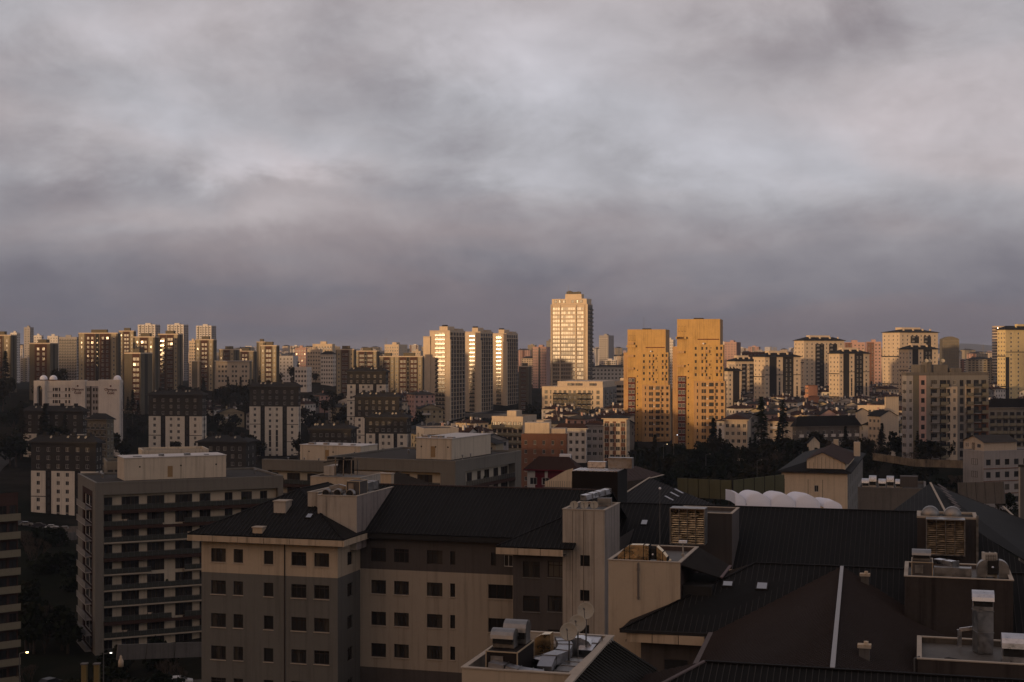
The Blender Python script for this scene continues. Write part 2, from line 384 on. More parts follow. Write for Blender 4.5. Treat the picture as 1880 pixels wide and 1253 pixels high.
    def hip(s, rise, over, mat, fascia=None, ft=.5, z=None):
        z = s.H if z is None else z; m = MB(); W, D = s.W, s.D; o = over
        a = (-o, -o, z + ft); b = (W + o, -o, z + ft); c = (W + o, D + o, z + ft); d = (-o, D + o, z + ft)
        if W >= D: e = (D / 2 - o * 0, D / 2, z + rise + ft); g = (W - D / 2, D / 2, z + rise + ft)
        else: e = (W / 2, W / 2, z + rise + ft); g = (W / 2, D - W / 2, z + rise + ft)
        if W >= D:
            m.poly([a, b, g, e]); m.poly([b, c, g]); m.poly([c, d, e, g]); m.poly([d, a, e])
        else:
            m.poly([a, b, e]); m.poly([b, c, g, e]); m.poly([c, d, g]); m.poly([d, a, e, g])
        m.build('roof', mat, s.o)
        f = MB(); f.box(-o, W + o, -o, D + o, z + .01, z + ft - .01); f.build('eaves', fascia or mat, s.o)

# satellite dish: bowl, feed arm, feed, mast
def dish_mesh(r):
    m = MB(); prof = [(0.001, 0), (r * .5, r * .06), (r * .85, r * .2), (r, r * .3), (r * 1.02, r * .28), (r * .85, r * .15), (r * .5, r * .02), (.001, -.04)]
    m.smooth = True; m.lathe(prof, 20); return m
DISHM = plaster((.36, .33, .27), rough=.55, streak=.3, var=.25)
def dish(label, loc, r=.6, az=200, el=38, mast=1.0, group=None, mat=None):
    o = empty('satellite_dish', label, 'satellite dish', loc, 0, group)
    d = Vector((math.sin(R(az)) * math.cos(R(el)), math.cos(R(az)) * math.cos(R(el)), math.sin(R(el))))
    b = link('bowl', dish_mesh(r).mesh('bowl', mat or DISHM), o, (0, 0, mast + r * .4)); b.rotation_mode = 'QUATERNION'; b.rotation_quaternion = Vector((0, 0, 1)).rotation_difference(d)
    m = MB(); m.tube((0, 0, 0), (0, 0, mast + r * .3), .045); m.box(-.3, .3, -.04, .04, 0, .06); m.box(-.04, .04, -.3, .3, 0, .06); m.build('mast', RAIL, o)
    a = MB(); q = Vector((0, 0, mast + r * .4)) + d * (r * 1.15); bot = Vector((0, 0, mast + r * .4)) + (Vector((0, 0, -1)) - d * Vector((0, 0, -1)).dot(d)).normalized() * r * .95 + d * r * .25
    a.tube(bot, q, .02, n=5); a.tube(q - d * .08, q + d * .12, .05, n=6); a.build('feed_arm', RAIL, o)
    return o
def small_dishes(b, pts, z, r=.5):
    for x, y in pts:
        m = MB(); m.lathe([(.001, 0), (r * .6, r * .08), (r, r * .3)], 10, (0, 0, 0), axis=(-.3, -1, .55)); m.tube((0, .1, -.9), (0, .05, 0), .04, n=4); m.smooth = True
        m.build('satellite_dish', DISHM, b.o, (x, y, z + .9))

# pattern: a list of columns (fraction of the face, width, sill, height, key, balcony, first storey from top, last storey from top)
def storeys(b, f, cols, st=3.0, top=.9, mat=None, zones=(), n=None, skip=0.0, rec=.16):
    ops = []; Lf = b.L(f); n = n or int((b.H - top) / st)
    for c in cols:
        fr, w, sill, h, key = c[:5]; bal = c[5] if len(c) > 5 else None; i0 = c[6] if len(c) > 6 else 0; i1 = c[7] if len(c) > 7 else n
        if w < 1.0 and w > 0 and key == 'full': pass
        for i in range(i0, min(i1, n)):
            if skip and random.random() < skip: continue
            z = b.H - top - (i + 1) * st + sill; t = fr * Lf - w / 2
            k = key
            ops.append((t, z, w, h, k))
            if bal and not (bal == 'ochre' and False): b.balcony(f, t - .25, b.H - top - (i + 1) * st + .1, w + .5, bal)
    zz = [(q[0] * Lf, q[1] * Lf, b.H * (1 - q[3]), b.H * (1 - q[2]), q[4]) for q in zones]   # fractions, height counted from the top
    b.face(f, mat, ops, zz, rec=rec)
# ------------------------------------------------------------------ terrain
def build_ground():
    m = MB(); m.smooth = True
    xs = []; x = -5200.0
    def axis(lo, hi, fine, lofine, hifine, grow=1.22):
        r = [lofine]; st = fine
        while r[0] > lo: st *= grow; r.insert(0, max(lo, r[0] - st))
        r.append(lofine + fine)
        while r[-1] < hifine: r.append(r[-1] + fine)
        st = fine
        while r[-1] < hi: st *= grow; r.append(min(hi, r[-1] + st))
        return r
    xs = axis(-6000, 6000, 25, -300, 350); ys = axis(-1500, 13000, 25, 0, 1100)
    import bisect
    nx, ny = len(xs), len(ys)
    for y in ys:
        for x in xs:
            z = G(x, y)
            if y < 0: z = z + (-57 - z) * 0
            m.v.append((x, y, z - .02))
    for j in range(ny - 1):
        for i in range(nx - 1):
            m.f.append((j * nx + i, j * nx + i + 1, (j + 1) * nx + i + 1, (j + 1) * nx + i)); m.mi.append(0)
    mt, q, b = newmat('earth_and_scrub'); t = q.nt; g = q.n('ShaderNodeNewGeometry')
    a = q.noise(g.outputs['Position'], .012, 6, .6); d = q.noise(g.outputs['Position'], .12, 6, .65)
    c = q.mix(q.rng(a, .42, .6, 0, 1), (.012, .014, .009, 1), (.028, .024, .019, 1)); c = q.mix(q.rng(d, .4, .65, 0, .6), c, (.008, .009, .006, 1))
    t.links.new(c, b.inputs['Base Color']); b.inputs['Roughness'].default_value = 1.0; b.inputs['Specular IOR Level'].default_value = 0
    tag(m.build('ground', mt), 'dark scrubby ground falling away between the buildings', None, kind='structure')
build_ground()
# unseen rise, added and shaped so its skyline shades the lower city, and the low hills beyond the plain
def ridge():
    d = Vector((-sdir.x, -sdir.y)).normalized(); p = Vector((d.y, -d.x))
    prof = [(-1700, 28), (-1050, 26), (-900, 28), (-800, 26), (-735, 22), (-700, 13), (-655, 9), (-640, 8), (-625, 14), (-600, 18), (-560, 14), (-530, 5), (-500, -1), (-475, -3), (-448, -6), (-425, -12), (-400, -11), (-345, -9), (-300, -8),
            (-265, 6), (-200, 13), (-100, 14), (0, 15), (150, 12), (500, 10), (900, -10)]
    m = MB(); n = len(prof) * 6; rows = []
    def h(t):
        for (a, za), (b, zb) in zip(prof, prof[1:]):
            if a <= t <= b: return za + (zb - za) * (t - a) / (b - a)
        return prof[0][1] if t < prof[0][0] else prof[-1][1]
    ts = [-1700 + 12.5 * k for k in range(209)]
    rnd = random.Random(3)
    for s_, fr in ((-640, 0), (-520, .55), (-430, .93), (-400, 1), (-370, .93), (-290, .45), (-220, 0)):
        row = []
        for t in ts:
            q = p * t + d * s_; g0 = G(q.x, q.y) - 3; top = h(t) + rnd.uniform(-1.6, 1.6); row.append((q.x, q.y, g0 + max(0, top - g0) * fr))
        rows.append(row)
    for r in rows: m.v += r
    k = len(ts)
    for j in range(len(rows) - 1):
        for i in range(k - 1): m.f.append((j * k + i, j * k + i + 1, (j + 1) * k + i + 1, (j + 1) * k + i)); m.mi.append(0)
    tag(m.build('hill', plaster((.03, .032, .02), streak=0)), 'unseen rise added behind the viewpoint to shade the lower city', None, kind='structure')
ridge()
def far_hills():
    m = MB(); m.smooth = True; rnd = random.Random(5); k = 120
    for r_, sc in ((9300, 0), (9900, .7), (10400, 1), (11000, .6), (11800, 0)):
        for i in range(k + 1):
            x = -4600 + 9400 * i / k; px = 940 + F * x / r_
            hgt = 34 + 14 * math.sin(i * .21) + 9 * math.sin(i * .57 + 1) + (26 if px > 1500 else 0) * min(1, max(0, (px - 1500) / 300))
            m.v.append((x, r_, G(x, r_) - 4 + hgt * sc))
    for j in range(4):
        for i in range(k): m.f.append((j * (k + 1) + i, j * (k + 1) + i + 1, (j + 1) * (k + 1) + i + 1, (j + 1) * (k + 1) + i)); m.mi.append(0)
    tag(m.build('hills', plaster((.05, .055, .05), streak=0)), 'low hills fading out on the horizon', None, kind='structure')
far_hills()
def shade_block():      # unseen block under the viewpoint, added to shade the lower near walls
    m = MB(); m.box(-75, 95, -48, -9, -60, -3.2); m.box(-75, 95, -9.3, -9, -3.2, -2.2); m.box(-30, 60, -40, -20, -3.2, 1.5)
    tag(m.build('building', plaster((.22, .20, .17))), 'unseen tall block added behind the viewpoint to shade the near walls', None, kind='structure')
shade_block()
hz = MB(); hz.box(-6010, 6010, -1510, 13010, -64, 66)
hm = bpy.data.materials.new('thin_haze'); hm.use_nodes = True; t_ = hm.node_tree; t_.nodes.clear()
o_ = t_.nodes.new('ShaderNodeOutputMaterial'); v_ = t_.nodes.new('ShaderNodeVolumePrincipled'); t_.links.new(v_.outputs[0], o_.inputs['Volume'])
v_.inputs['Color'].default_value = (.74, .82, 1.0, 1); v_.inputs['Density'].default_value = 0.00006; v_.inputs['Anisotropy'].default_value = .2
tag(hz.build('haze', hm), 'thin evening haze over the city', None, kind='stuff')
# ------------------------------------------------------------------ the town, tower by tower
PALE = plaster((.62, .57, .49), streak=.3)
def wd_tower(label, a, xl, xc, xr, Y, top, dark=3, left_white=False, all_dark=False, base=None, roof=2.2, dishes=4, white=PALE, bright=.5):
    """Block with a dark top, pale lower storeys and dark glazed slots."""
    b = Bld('apartment_tower', label, a, Y, top, xl=xl, xc=xc, xr=xr, base=base, cat='tower', group='dark topped pale apartment towers')
    hd = dark * 3.0 + .9; n = int((b.H - .9) / 3.0)
    fd = 1.0 if all_dark else hd / b.H
    pos = [.11, .27, .42, .56, .72, .87]; W_ = b.W
    cols = []
    for i, p in enumerate(pos):
        if i in (1, 4): cols.append((p, 1.3, .9, 1.5, 'w2', None, 0, dark)); cols.append((p, .95, .55, 2.1, 'strip', None, dark, n))
        elif i in (2, 3) and not all_dark:
            cols.append((p, 1.3, .9, 1.5, 'w2', None, 0, dark + 4)); cols.append((p, 1.2, .1, 2.85, 'strip', None, dark + 4, dark + 7)); cols.append((p, 1.3, .9, 1.5, 'w2', None, dark + 7, n))
        else: cols.append((p, 1.3, .9, 1.5, 'w2', None, 0, n))
    z = [(0, 1, 0, fd, DARK)]
    if not all_dark:
        z += [(.225, .315, fd, 1, CHAR), (.675, .765, fd, 1, CHAR)]
        for k in (dark + 3, dark + 6, dark + 9):
            q = (k * 3.0 + .9) / b.H; z += [(0, .225, q, q + .3 / b.H, CHAR), (.765, 1, q, q + .3 / b.H, CHAR)]
    storeys(b, 'F', cols, mat=white if not all_dark else DARK, zones=z, n=n)
    storeys(b, 'R', [(.25, 1.2, .9, 1.4, 'w2'), (.7, 1.2, .9, 1.4, 'w2')], mat=white, zones=[(0, 1, 0, fd, DARK), (.4, .6, 0, 1, DARK)], n=n)
    b.face('L', white, zones=[(0, b.D, b.H * (1 - fd), b.H, DARK)]); b.face('B', DARK); b.cap(CHAR, par=0); b.done()
    b.hip(roof, .9, CHAR, DARK, .6)
    m = 2.2
    for q in (.18, .36, .62, .85):
        b.box('chimney', b.W * q - .7, b.W * q + .7, b.D * .35, b.D * .35 + 1.2, b.H + .5, b.H + roof + 1.6, CHAR)
    if dishes: small_dishes(b, [(b.W * random.uniform(.1, .9), b.D * random.uniform(.1, .3)) for _ in range(dishes)], b.H + roof * .55, .55)
    return b
wd_tower('pale tower with dark top storeys, standing alone behind the flat penthouses', -8, 458, 548, 552, 735, 712, 3)
wd_tower('pale tower with dark top, left neighbour behind the long balcony block', -8, 273, 371, 379, 680, 727, 3)
wd_tower('nearest pale tower with dark top, left of the long balcony block', -10, 57, 176, 188, 505, 815, 3, base=-64)
wd_tower('dark topped tower behind the nearest pale tower, pale edge showing at its left', -8, 43, 152, 160, 640, 757, 3)
wd_tower('farthest dark topped tower of the stepped group left of the golden trio', -10, 637, 708, 713, 800, 684, 2)
wd_tower('middle dark topped tower of the stepped group with dishes on its roof', -10, 651, 733, 738, 720, 731, 3)
wd_tower('nearest tower of the stepped group, pale panels under three dark storeys', -10, 672, 747, 755, 640, 769, 2)
wd_tower('all dark tower rising behind the long balcony block roof', -8, 363, 452, 470, 560, 814, 12, all_dark=True)
wd_tower('low all dark block with round dishes in a row on its roof', -8, 569, 644, 655, 600, 790, 12, all_dark=True)

BRN = plaster((.085, .045, .032)); OLV = plaster((.115, .10, .072)); TAN = plaster((.34, .29, .20))
def brown_tower(label, xl, xc, xr, Y, top, pat, a=-13, base=None, main=OLV, n=None, lit=False):
    b = Bld('apartment_tower', label, a, Y, top, xl=xl, xc=xc, xr=xr, base=base, cat='tower', group='brown and olive towers on the left')
    z = []; cols = []
    for fr, w, kind in pat:
        if kind == 'c': z.append((fr - w / 2, fr + w / 2, 0, 1, TAN)); cols.append((fr, 1.1, .9, 1.5, 'w2'))
        elif kind == 'b': z.append((fr - w / 2, fr + w / 2, 0, 1, BRN)); cols += [(fr - w * .22, 1.7, .8, 1.7, 'w2'), (fr + w * .22, 1.7, .8, 1.7, 'w2')]
        elif kind == 'd': z.append((fr - w / 2, fr + w / 2, 0, 1, CHAR)); cols.append((fr, .8, 1.0, 1.0, 'w1'))
        elif kind == 'y': z.append((fr - w / 2, fr + w / 2, 0, 1, BRN)); cols.append((fr, 2.2, .6, 1.9, 'w3', 'rail'))
    storeys(b, 'F', cols, mat=main, zones=z, top=1.6)
    b.face('R', main, zones=[(b.D * .35, b.D * .6, 0, b.H, DARK)]); b.face('L', main); b.face('B', main); b.cap(CREAM2, par=.7); b.done()
    b.box('lift_house', b.W * .3, b.W * .7, b.D * .3, b.D * .7, b.H + .01, b.H + 2.8, OLV)
    return b
P3 = [(.08, .13, 'c'), (.30, .24, 'b'), (.48, .08, 'd'), (.68, .26, 'b'), (.90, .12, 'c')]
P2 = [(.15, .2, 'c'), (.5, .36, 'b'), (.85, .2, 'c')]
brown_tower('broad brown tower cut by a dark slot, gold light in its upper windows', 144, 216, 222, 950, 613, P3)
brown_tower('dark tower at the left edge with a cream window column', -30, 20, 31, 880, 617, P2)
brown_tower('plain dark brown tower beside the slim grey highrises', 54, 92, 107, 850, 632, [(.55, .6, 'b')])
brown_tower('olive tower with red brown window strip, lower than its neighbours', 228, 258, 280, 800, 650, [(.72, .45, 'b')])
brown_tower('brown tower rising behind the lower olive tower', 244, 284, 293, 900, 620, [(.2, .2, 'c'), (.5, .35, 'b'), (.82, .2, 'c')])
brown_tower('wide dark tower with balconies right of the olive tower', 290, 327, 336, 930, 615, [(.25, .3, 'y'), (.6, .3, 'b'), (.88, .16, 'c')])
brown_tower('far brown tower peeping between the broad tower and the olive tower', 218, 246, 250, 1100, 609, P2)
brown_tower('dark tower with bright window grid below the right white highrise', 358, 392, 398, 980, 625, P2)
brown_tower('low dark tower right of the white highrises', 402, 430, 440, 1050, 643, P2)
brown_tower('lower olive block between the pale office block and the slim tower', 432, 466, 472, 1100, 646, P2)
brown_tower('slim brown tower with cream window columns standing by itself', 478, 508, 513, 900, 636, P2, a=-18)
brown_tower('narrow grey brown tower just behind the slim brown tower', 471, 487, 491, 1150, 629, [(.5, .5, 'c')])
brown_tower('brown tower with cream edges right of the cream cluster', 617, 650, 654, 950, 643, P2)
brown_tower('dark slab tower behind the farthest dark topped tower', 652, 692, 698, 1000, 646, P3)
brown_tower('pale edged dark tower next to the dark slab', 696, 724, 730, 950, 656, P2)
brown_tower('long dark slab with cream columns touching the golden trio', 724, 776, 779, 930, 656, P3 , main=OLV)
brown_tower('low dark tower in the gap right of the golden trio', 952, 970, 976, 1050, 674, [(.5, .5, 'b')])

def plain_block(name, label, a, xl, xc, xr, Y, top, mat, ncol, side='R', key='w2', st=3.0, base=None, group=None, rail=None, smat=None, par=.6, zones=(), roof=None, D=None, ww=1.3, nside=2, rtop=None, cat='building', lift=True, toprow=.9):
    b = Bld(name, label, a, Y, top, xl=xl, xc=xc, xr=xr, side=side, base=base, group=group, D=D, cat=cat)
    storeys(b, 'F', [((i + .5) / ncol, ww, .9, 1.5, key, rail) for i in range(ncol)], mat=mat, zones=zones, st=st, top=toprow)
    sf = 'R' if side == 'R' else 'L'
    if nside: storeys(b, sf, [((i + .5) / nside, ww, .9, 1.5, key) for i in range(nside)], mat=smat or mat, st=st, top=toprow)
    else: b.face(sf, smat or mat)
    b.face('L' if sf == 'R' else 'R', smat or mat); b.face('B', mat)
    if roof: b.cap(CHAR, par=0); b.done(); b.hip(roof, .7, rtop or ROOFR, mat, .3)
    else:
        b.cap(CHAR, par=par, pm=mat); b.done()
        if lift: b.box('lift_house', b.W * .35, b.W * .65, b.D * .3, b.D * .7, b.H + .01, b.H + 2.6, mat)
    return b
# highrises far behind on the left
for i, (x0, x1, w_) in enumerate([(253, 294, 'leftmost'), (307, 346, 'middle'), (360, 397, 'rightmost')]):
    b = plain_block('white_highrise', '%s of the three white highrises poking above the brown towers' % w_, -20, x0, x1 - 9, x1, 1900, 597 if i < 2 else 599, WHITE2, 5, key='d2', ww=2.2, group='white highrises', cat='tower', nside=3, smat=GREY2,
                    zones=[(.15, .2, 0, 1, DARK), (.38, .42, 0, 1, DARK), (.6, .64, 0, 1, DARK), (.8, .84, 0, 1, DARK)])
plain_block('slim_highrise', 'slim grey highrise, tallest at the far left', -20, 44, 55, 62, 1800, 602, GREY2, 2, key='w2', ww=2.5, cat='tower')
plain_block('slim_highrise', 'pale stepped highrise left of the slim grey one', -20, 19, 31, 37, 1700, 612, WHITE2, 3, ww=1.8, cat='tower')
plain_block('slim_highrise', 'lower pale highrise right of the slim grey one', -20, 62, 76, 80, 1750, 617, WHITE2, 3, ww=1.8, cat='tower')
plain_block('slab_block', 'pale grey slab with a fine grid of balconies, far left', -6, 108, 141, 144, 1500, 620, GREY2, 7, key='d2', ww=2.0, rail='rail', cat='building')
plain_block('slab_block', 'short pale slab behind the plain dark brown tower', -6, 87, 106, 109, 1600, 618, WHITE2, 4, cat='building')
plain_block('apartment_block', 'sunlit narrow block beside the rightmost white highrise', -6, 347, 359, 362, 1400, 627, CREAM, 3, cat='building')
# pale office block and what stands beside it
b = Bld('office_block', 'flat roofed office block, pale front and dark glazed wing', -4, 980, 664, xl=352, xc=458, xr=462, base=-26, cat='office block')
n_ = 4
ops = []
for i in range(9):
    if i in (3, 6): continue
    for k in range(n_): ops.append((b.W * (.46 + .058 * i), b.H - 2.0 - 3.3 * (k + 1) + .9, 1.5, 1.7, 'w2'))
b.face('F', CREAM2, ops, [(0, b.W * .10, 0, b.H, OLIVE2), (b.W * .12, b.W * .14, 0, b.H, OLIVE2), (b.W * .17, b.W * .36, 0, b.H, CHAR)])
b.face('R', OLIVE2); b.face('L', OLIVE2); b.face('B', OLIVE2); b.cap(CHAR, par=0); b.done()
b.box('roof_slab', -.8, b.W + .8, -.8, b.D + .8, b.H + .01, b.H + .45, WHITE2)
# hotel with white domes and lettering
b = Bld('hotel', 'white hotel with three round domes and dark lettering on two wall panels', -10, 690, 702, xl=67, xc=222, xr=226, cat='hotel')
Wf = b.W; X_ = lambda px: (px - 67) / 155.0 * Wf
ops = []
for k in range(7):
    z = b.H - 2.2 - 3.0 * (k + 1)
    for px in (97, 101, 103, 108, 120, 126): ops.append((X_(px), z + .7, .9 if px != 103 else 1.0, 1.6, 'd2'))
    for px in (160, 164, 171, 176, 180): ops.append((X_(px), z + .7, .95, 1.6, 'd2'))
    ops.append((X_(186.5), z + 1.2, .5, .5, 'w1'))
zn = [(X_(158), X_(183), 0, b.H - 2, GREY2), (X_(165.5), X_(168.5), 0, b.H - 2, DARK)]
for k in range(1, 6): zn += [(X_(133), X_(158), b.H - 6 * k - .9, b.H - 6 * k - .6, DARK), (X_(183.5), X_(222), b.H - 6 * k - .9, b.H - 6 * k - .6, DARK), (X_(87), X_(133), b.H - 3 * k - 2, b.H - 3 * k - 1.85, DARK)]
b.face('F', WHITE, [o for o in ops], zn)
storeys(b, 'R', [(.2, 1.0, .9, 1.3, 'w2'), (.5, 1.0, .9, 1.3, 'w2'), (.8, 1.0, .9, 1.3, 'w2')], mat=GREY2, top=1.5)
b.face('L', WHITE); b.face('B', WHITE); b.cap(GREY, par=.6, pm=WHITE); b.done()
m = MB(); m.box(X_(132), X_(158), -1.0, min(6, b.D - .6), 0, b.H + .9); m.build('sign_panel', WHITE, b.o); m = MB(); m.box(X_(183.5), X_(222), -1.5, min(8, b.D - .5), 0, b.H + 1.2); m.build('sign_panel', WHITE, b.o)
arch = MB()      # portal with a tall round-headed recess
aw = X_(86.5); ro = aw * .25; cxx = aw / 2; top_ = b.H + .6; zs_ = b.H - 3.2 - ro * 0
arch.box(-.3, cxx - ro, -2.2, 2, 0, top_); arch.box(cxx + ro, aw, -2.2, 2, 0, top_)
k = 10
for i in range(k):
    t0 = math.pi * i / k; t1 = math.pi * (i + 1) / k
    a0 = (cxx - ro * math.cos(t0), zs_ + ro * math.sin(t0)); a1 = (cxx - ro * math.cos(t1), zs_ + ro * math.sin(t1))
    arch.poly([(a0[0], -2.2, a0[1]), (a1[0], -2.2, a1[1]), (a1[0], -2.2, top_), (a0[0], -2.2, top_)]); arch.poly([(a0[0], -2.2, a0[1]), (a0[0], 1.9, a0[1]), (a1[0], 1.9, a1[1]), (a1[0], -2.2, a1[1])])
arch.poly([(cxx - ro, -2.2, top_), (cxx + ro, -2.2, top_), (cxx + ro, 2, top_), (cxx - ro, 2, top_)])
arch.build('portal', WHITE, b.o)
m = MB(); m.box(cxx - ro + .02, cxx + ro - .02, -.6, -.3, 0, zs_ + ro); m.build('glazing', GL2, b.o)
for px, r_ in ((78.5, 1.85), (96.5, 1.85), (214, 1.9)):
    m = MB(); m.smooth = True; m.lathe([(r_, -.3), (r_, 0)] + [(r_ * math.cos(R(9 * i)), r_ * math.sin(R(9 * i))) for i in range(1, 10)] + [(.001, r_)], 24); m.build('dome', VEIL, b.o, (X_(px), 1.0, b.H + 1.4))
m = MB(); m.box(X_(88), X_(104), 0, 5, b.H, b.H + .9); m.build('roof_terrace', BROWN, b.o)
def text(s, size, parent, loc, mat, ext=.06, name='lettering', align='CENTER', rx=90, rz=0):
    c = bpy.data.curves.new(name, 'FONT'); c.body = s; c.size = size; c.extrude = ext; c.align_x = align; c.materials.append(mat)
    t = bpy.data.objects.new('tmp', c); me = bpy.data.meshes.new_from_object(t); bpy.data.objects.remove(t)
    o = link(name, me, parent, loc); o.rotation_euler = (R(rx), 0, R(rz)); return o
for px in (145, 206):
    y_ = -1.10 if px < 160 else -1.6
    text('Olympos', 1.75, b.o, (X_(px), y_, b.H - 4.1), MAROON); text('Gold', 1.85, b.o, (X_(px), y_, b.H - 5.8), MAROON)
    m = MB(); m.lathe([(.001, -.08), (.45, -.08), (.45, .08), (.001, .08)], 8, axis=(0, 1, 0)); m.build('emblem', MAROON, b.o, (X_(px) , y_, b.H - 1.9))
plain_block('apartment_block', 'grey brown balconied block under a dark hipped roof beside the hotel', -22, 160, 196, 209, 600, 772, OLIVE2, 4, rail='rail', roof=2.5, rtop=CHAR)
# middle distance, cream cluster
GC = 'pale blocks in the middle distance'
plain_block('apartment_block', 'beige block with long windows left of the cream cluster', -15, 542, 562, 565, 1300, 640, PINK, 4, group=GC)
plain_block('apartment_block', 'highest cream block of the cluster, gold in its balconies', -12, 574, 610, 615, 1180, 633, CREAM, 7, rail='white', group=GC)
plain_block('apartment_block', 'cream block forming the left flank of the cluster', -12, 564, 588, 592, 1120, 643, CREAM2, 5, group=GC)
plain_block('apartment_block', 'white block with dark hip roof in front of the cluster', -24, 589, 611, 617, 1040, 652, WHITE, 5, roof=2.5, rtop=CHAR, group=GC)
plain_block('apartment_block', 'cream flat roofed tower above the long dark slab', -14, 706, 732, 748, 1300, 634, CREAM, 6, group=GC)
plain_block('apartment_block', 'small cream block by the left flank of the golden trio', -14, 757, 772, 777, 1500, 646, CREAM2, 4, group=GC)
plain_block('villa', 'small white house with flat white roof among dark trees below the cluster', -10, 541, 563, 566, 900, 676, WHITE, 4, base=-26, D=10, lift=False)
plain_block('villa', 'low white hall behind the trees left of the cluster', -10, 512, 538, 541, 1250, 655, WHITE2, 4, D=14, lift=False)
# the golden trio
def golden(label, xl, xc, xr, Y, top, k):
    b = Bld('apartment_tower', label, -20, Y, top, xl=xl, xc=xc, xr=xr, cat='tower', group='golden trio of slab towers', base=-53)
    W_, D_, H_ = b.W, b.D, b.H; n = int((H_ - 5) / 3.0)
    lo = 5.2; x1, x2 = W_ * .27, W_ * .76
    if k: x1, x2 = W_ * .45, W_ * .72
    ops = [(x1 + .15 + (x2 - x1 - .3) / 3 * j, H_ - 2.6 - 3.0 * i - .2, (x2 - x1 - .3) / 3 - .25, 2.1, 'gold') for i in range(n) for j in range(3)]
    b.face('F', CREAM, ops)
    for i in range(n): b.balcony('F', x1, H_ - 3.0 - 3.0 * i, x2 - x1, 'band')
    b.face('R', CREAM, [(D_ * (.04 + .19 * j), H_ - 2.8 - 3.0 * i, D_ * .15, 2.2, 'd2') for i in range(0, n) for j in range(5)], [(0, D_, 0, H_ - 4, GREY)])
    for i in range(1, n): b.box('floor_band', W_ + .003, W_ + .35, 0, D_, H_ - 3.0 * i - .35, H_ - 3.0 * i - .1, CREAM2)
    for j in range(4): b.box('fin', W_ + .003, W_ + .5, D_ * (.21 + .19 * j) - .1, D_ * (.21 + .19 * j) + .1, 0, H_ - 4.2, CREAM2)
    b.face('L', CREAM); b.face('B', CREAM); b.cap(CREAM2, par=.8); b.done()
    b.box('penthouse', W_ * .40 if not k else W_ * .5, W_ * .80, 3, D_ * .55, H_ + .01, H_ + 3.6, CREAM); b.box('roof_plant', W_ * .50, W_ * .68, 4, 8, H_ + 3.62, H_ + 4.6, CHAR)
    b.box('penthouse', W_ * .45, W_ * .95, D_ * .56, D_ * .95, H_ + .01, H_ + 2.2, CREAM2)
    b.box('edge_pier', W_ * .80, W_ + .55, -.6, 1.2, 0, H_ - 5.5, CREAM)
    return b
golden('nearest tower of the golden trio, broad sunlit front', 789, 826, 854, 980, 609, 0)
b = Bld('stair_tower', 'plain sunlit pier tower on the left flank of the golden trio', -24, 984, 620, xl=777, xc=789.5, xr=800, base=-53, cat='tower'); b.face('F', CREAM); b.face('R', CREAM); b.face('L', CREAM); b.cap(CREAM2, par=.5); b.done(); b.box('cornice', -.2, b.W + .1, -.2, b.D, b.H + .52, b.H + .8, CREAM)
golden('middle tower of the golden trio with sunlit top', 846, 882, 905, 1035, 611, 1)
golden('farthest tower of the golden trio with sunlit top', 896, 930, 951, 1090, 614, 1)
plain_block('podium', 'long dark podium at the foot of the golden trio', -24, 853, 905, 952, 1000, 762, GREY, 8, base=-50, lift=False, nside=6)
# tall gold tower
b = Bld('glass_tower', 'tallest tower of the skyline, its glazed front blazing gold at the top', -21, 1050, 560, xl=1011, xc=1079, xr=1088, base=-46, cat='tower')
W_, D_, H_ = b.W, b.D, b.H; n = int(H_ / 3.0) - 1
ops = []
for i in range(n):
    z = H_ - 1.2 - 3.0 * (i + 1) + .35
    for (f0, f1, c) in ((.055, .245, 3), (.275, .66, 6), (.70, .885, 3)):
        w = W_ * (f1 - f0) / c
        for j in range(c): ops.append((W_ * f0 + w * j + .06, z, w - .12, 2.15, 'gold'))
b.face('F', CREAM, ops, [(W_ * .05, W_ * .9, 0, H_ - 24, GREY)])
for i in range(1, n + 1): b.box('floor_band', W_ * .05, W_ * .89, -.45, -.003, H_ - 1.2 - 3.0 * i - .25, H_ - 1.2 - 3.0 * i + .05, CREAM2)
for q in (.01, .25, .68, .90): b.box('pier', W_ * q, W_ * (q + .025), -.7, -.46, 0, H_, CREAM)
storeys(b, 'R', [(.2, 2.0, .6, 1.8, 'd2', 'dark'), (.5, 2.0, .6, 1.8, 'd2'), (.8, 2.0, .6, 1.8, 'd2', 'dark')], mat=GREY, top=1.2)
b.face('L', CREAM); b.face('B', CREAM); b.cap(CREAM2, par=.6); b.done()
m = MB(); m.box(W_ * .03, W_ * .97, .2, D_ - .2, H_ + .62, H_ + 4.6)
m.build('top_storey', CREAM, b.o)
for j in range(7):
    if j != 3: b.window('F', W_ * (.1 + .115 * j), H_ + 1.5, 2.0, 2.2, 'd2', -.02 + .05)
b.box('penthouse', W_ * .36, W_ * .80, 3, D_ - 3, H_ + 4.62, H_ + 8.2, CREAM)
for j in range(9): b.box('roof_plant', W_ * (.38 + .043 * j), W_ * (.38 + .043 * j) + .9, 4, 6, H_ + 8.22, H_ + random.uniform(9.6, 10.8), OLIVE2)
b.box('mast', W_ * .42, W_ * .42 + .15, 5, 5.15, H_ + 8.22, H_ + 15, RAIL)
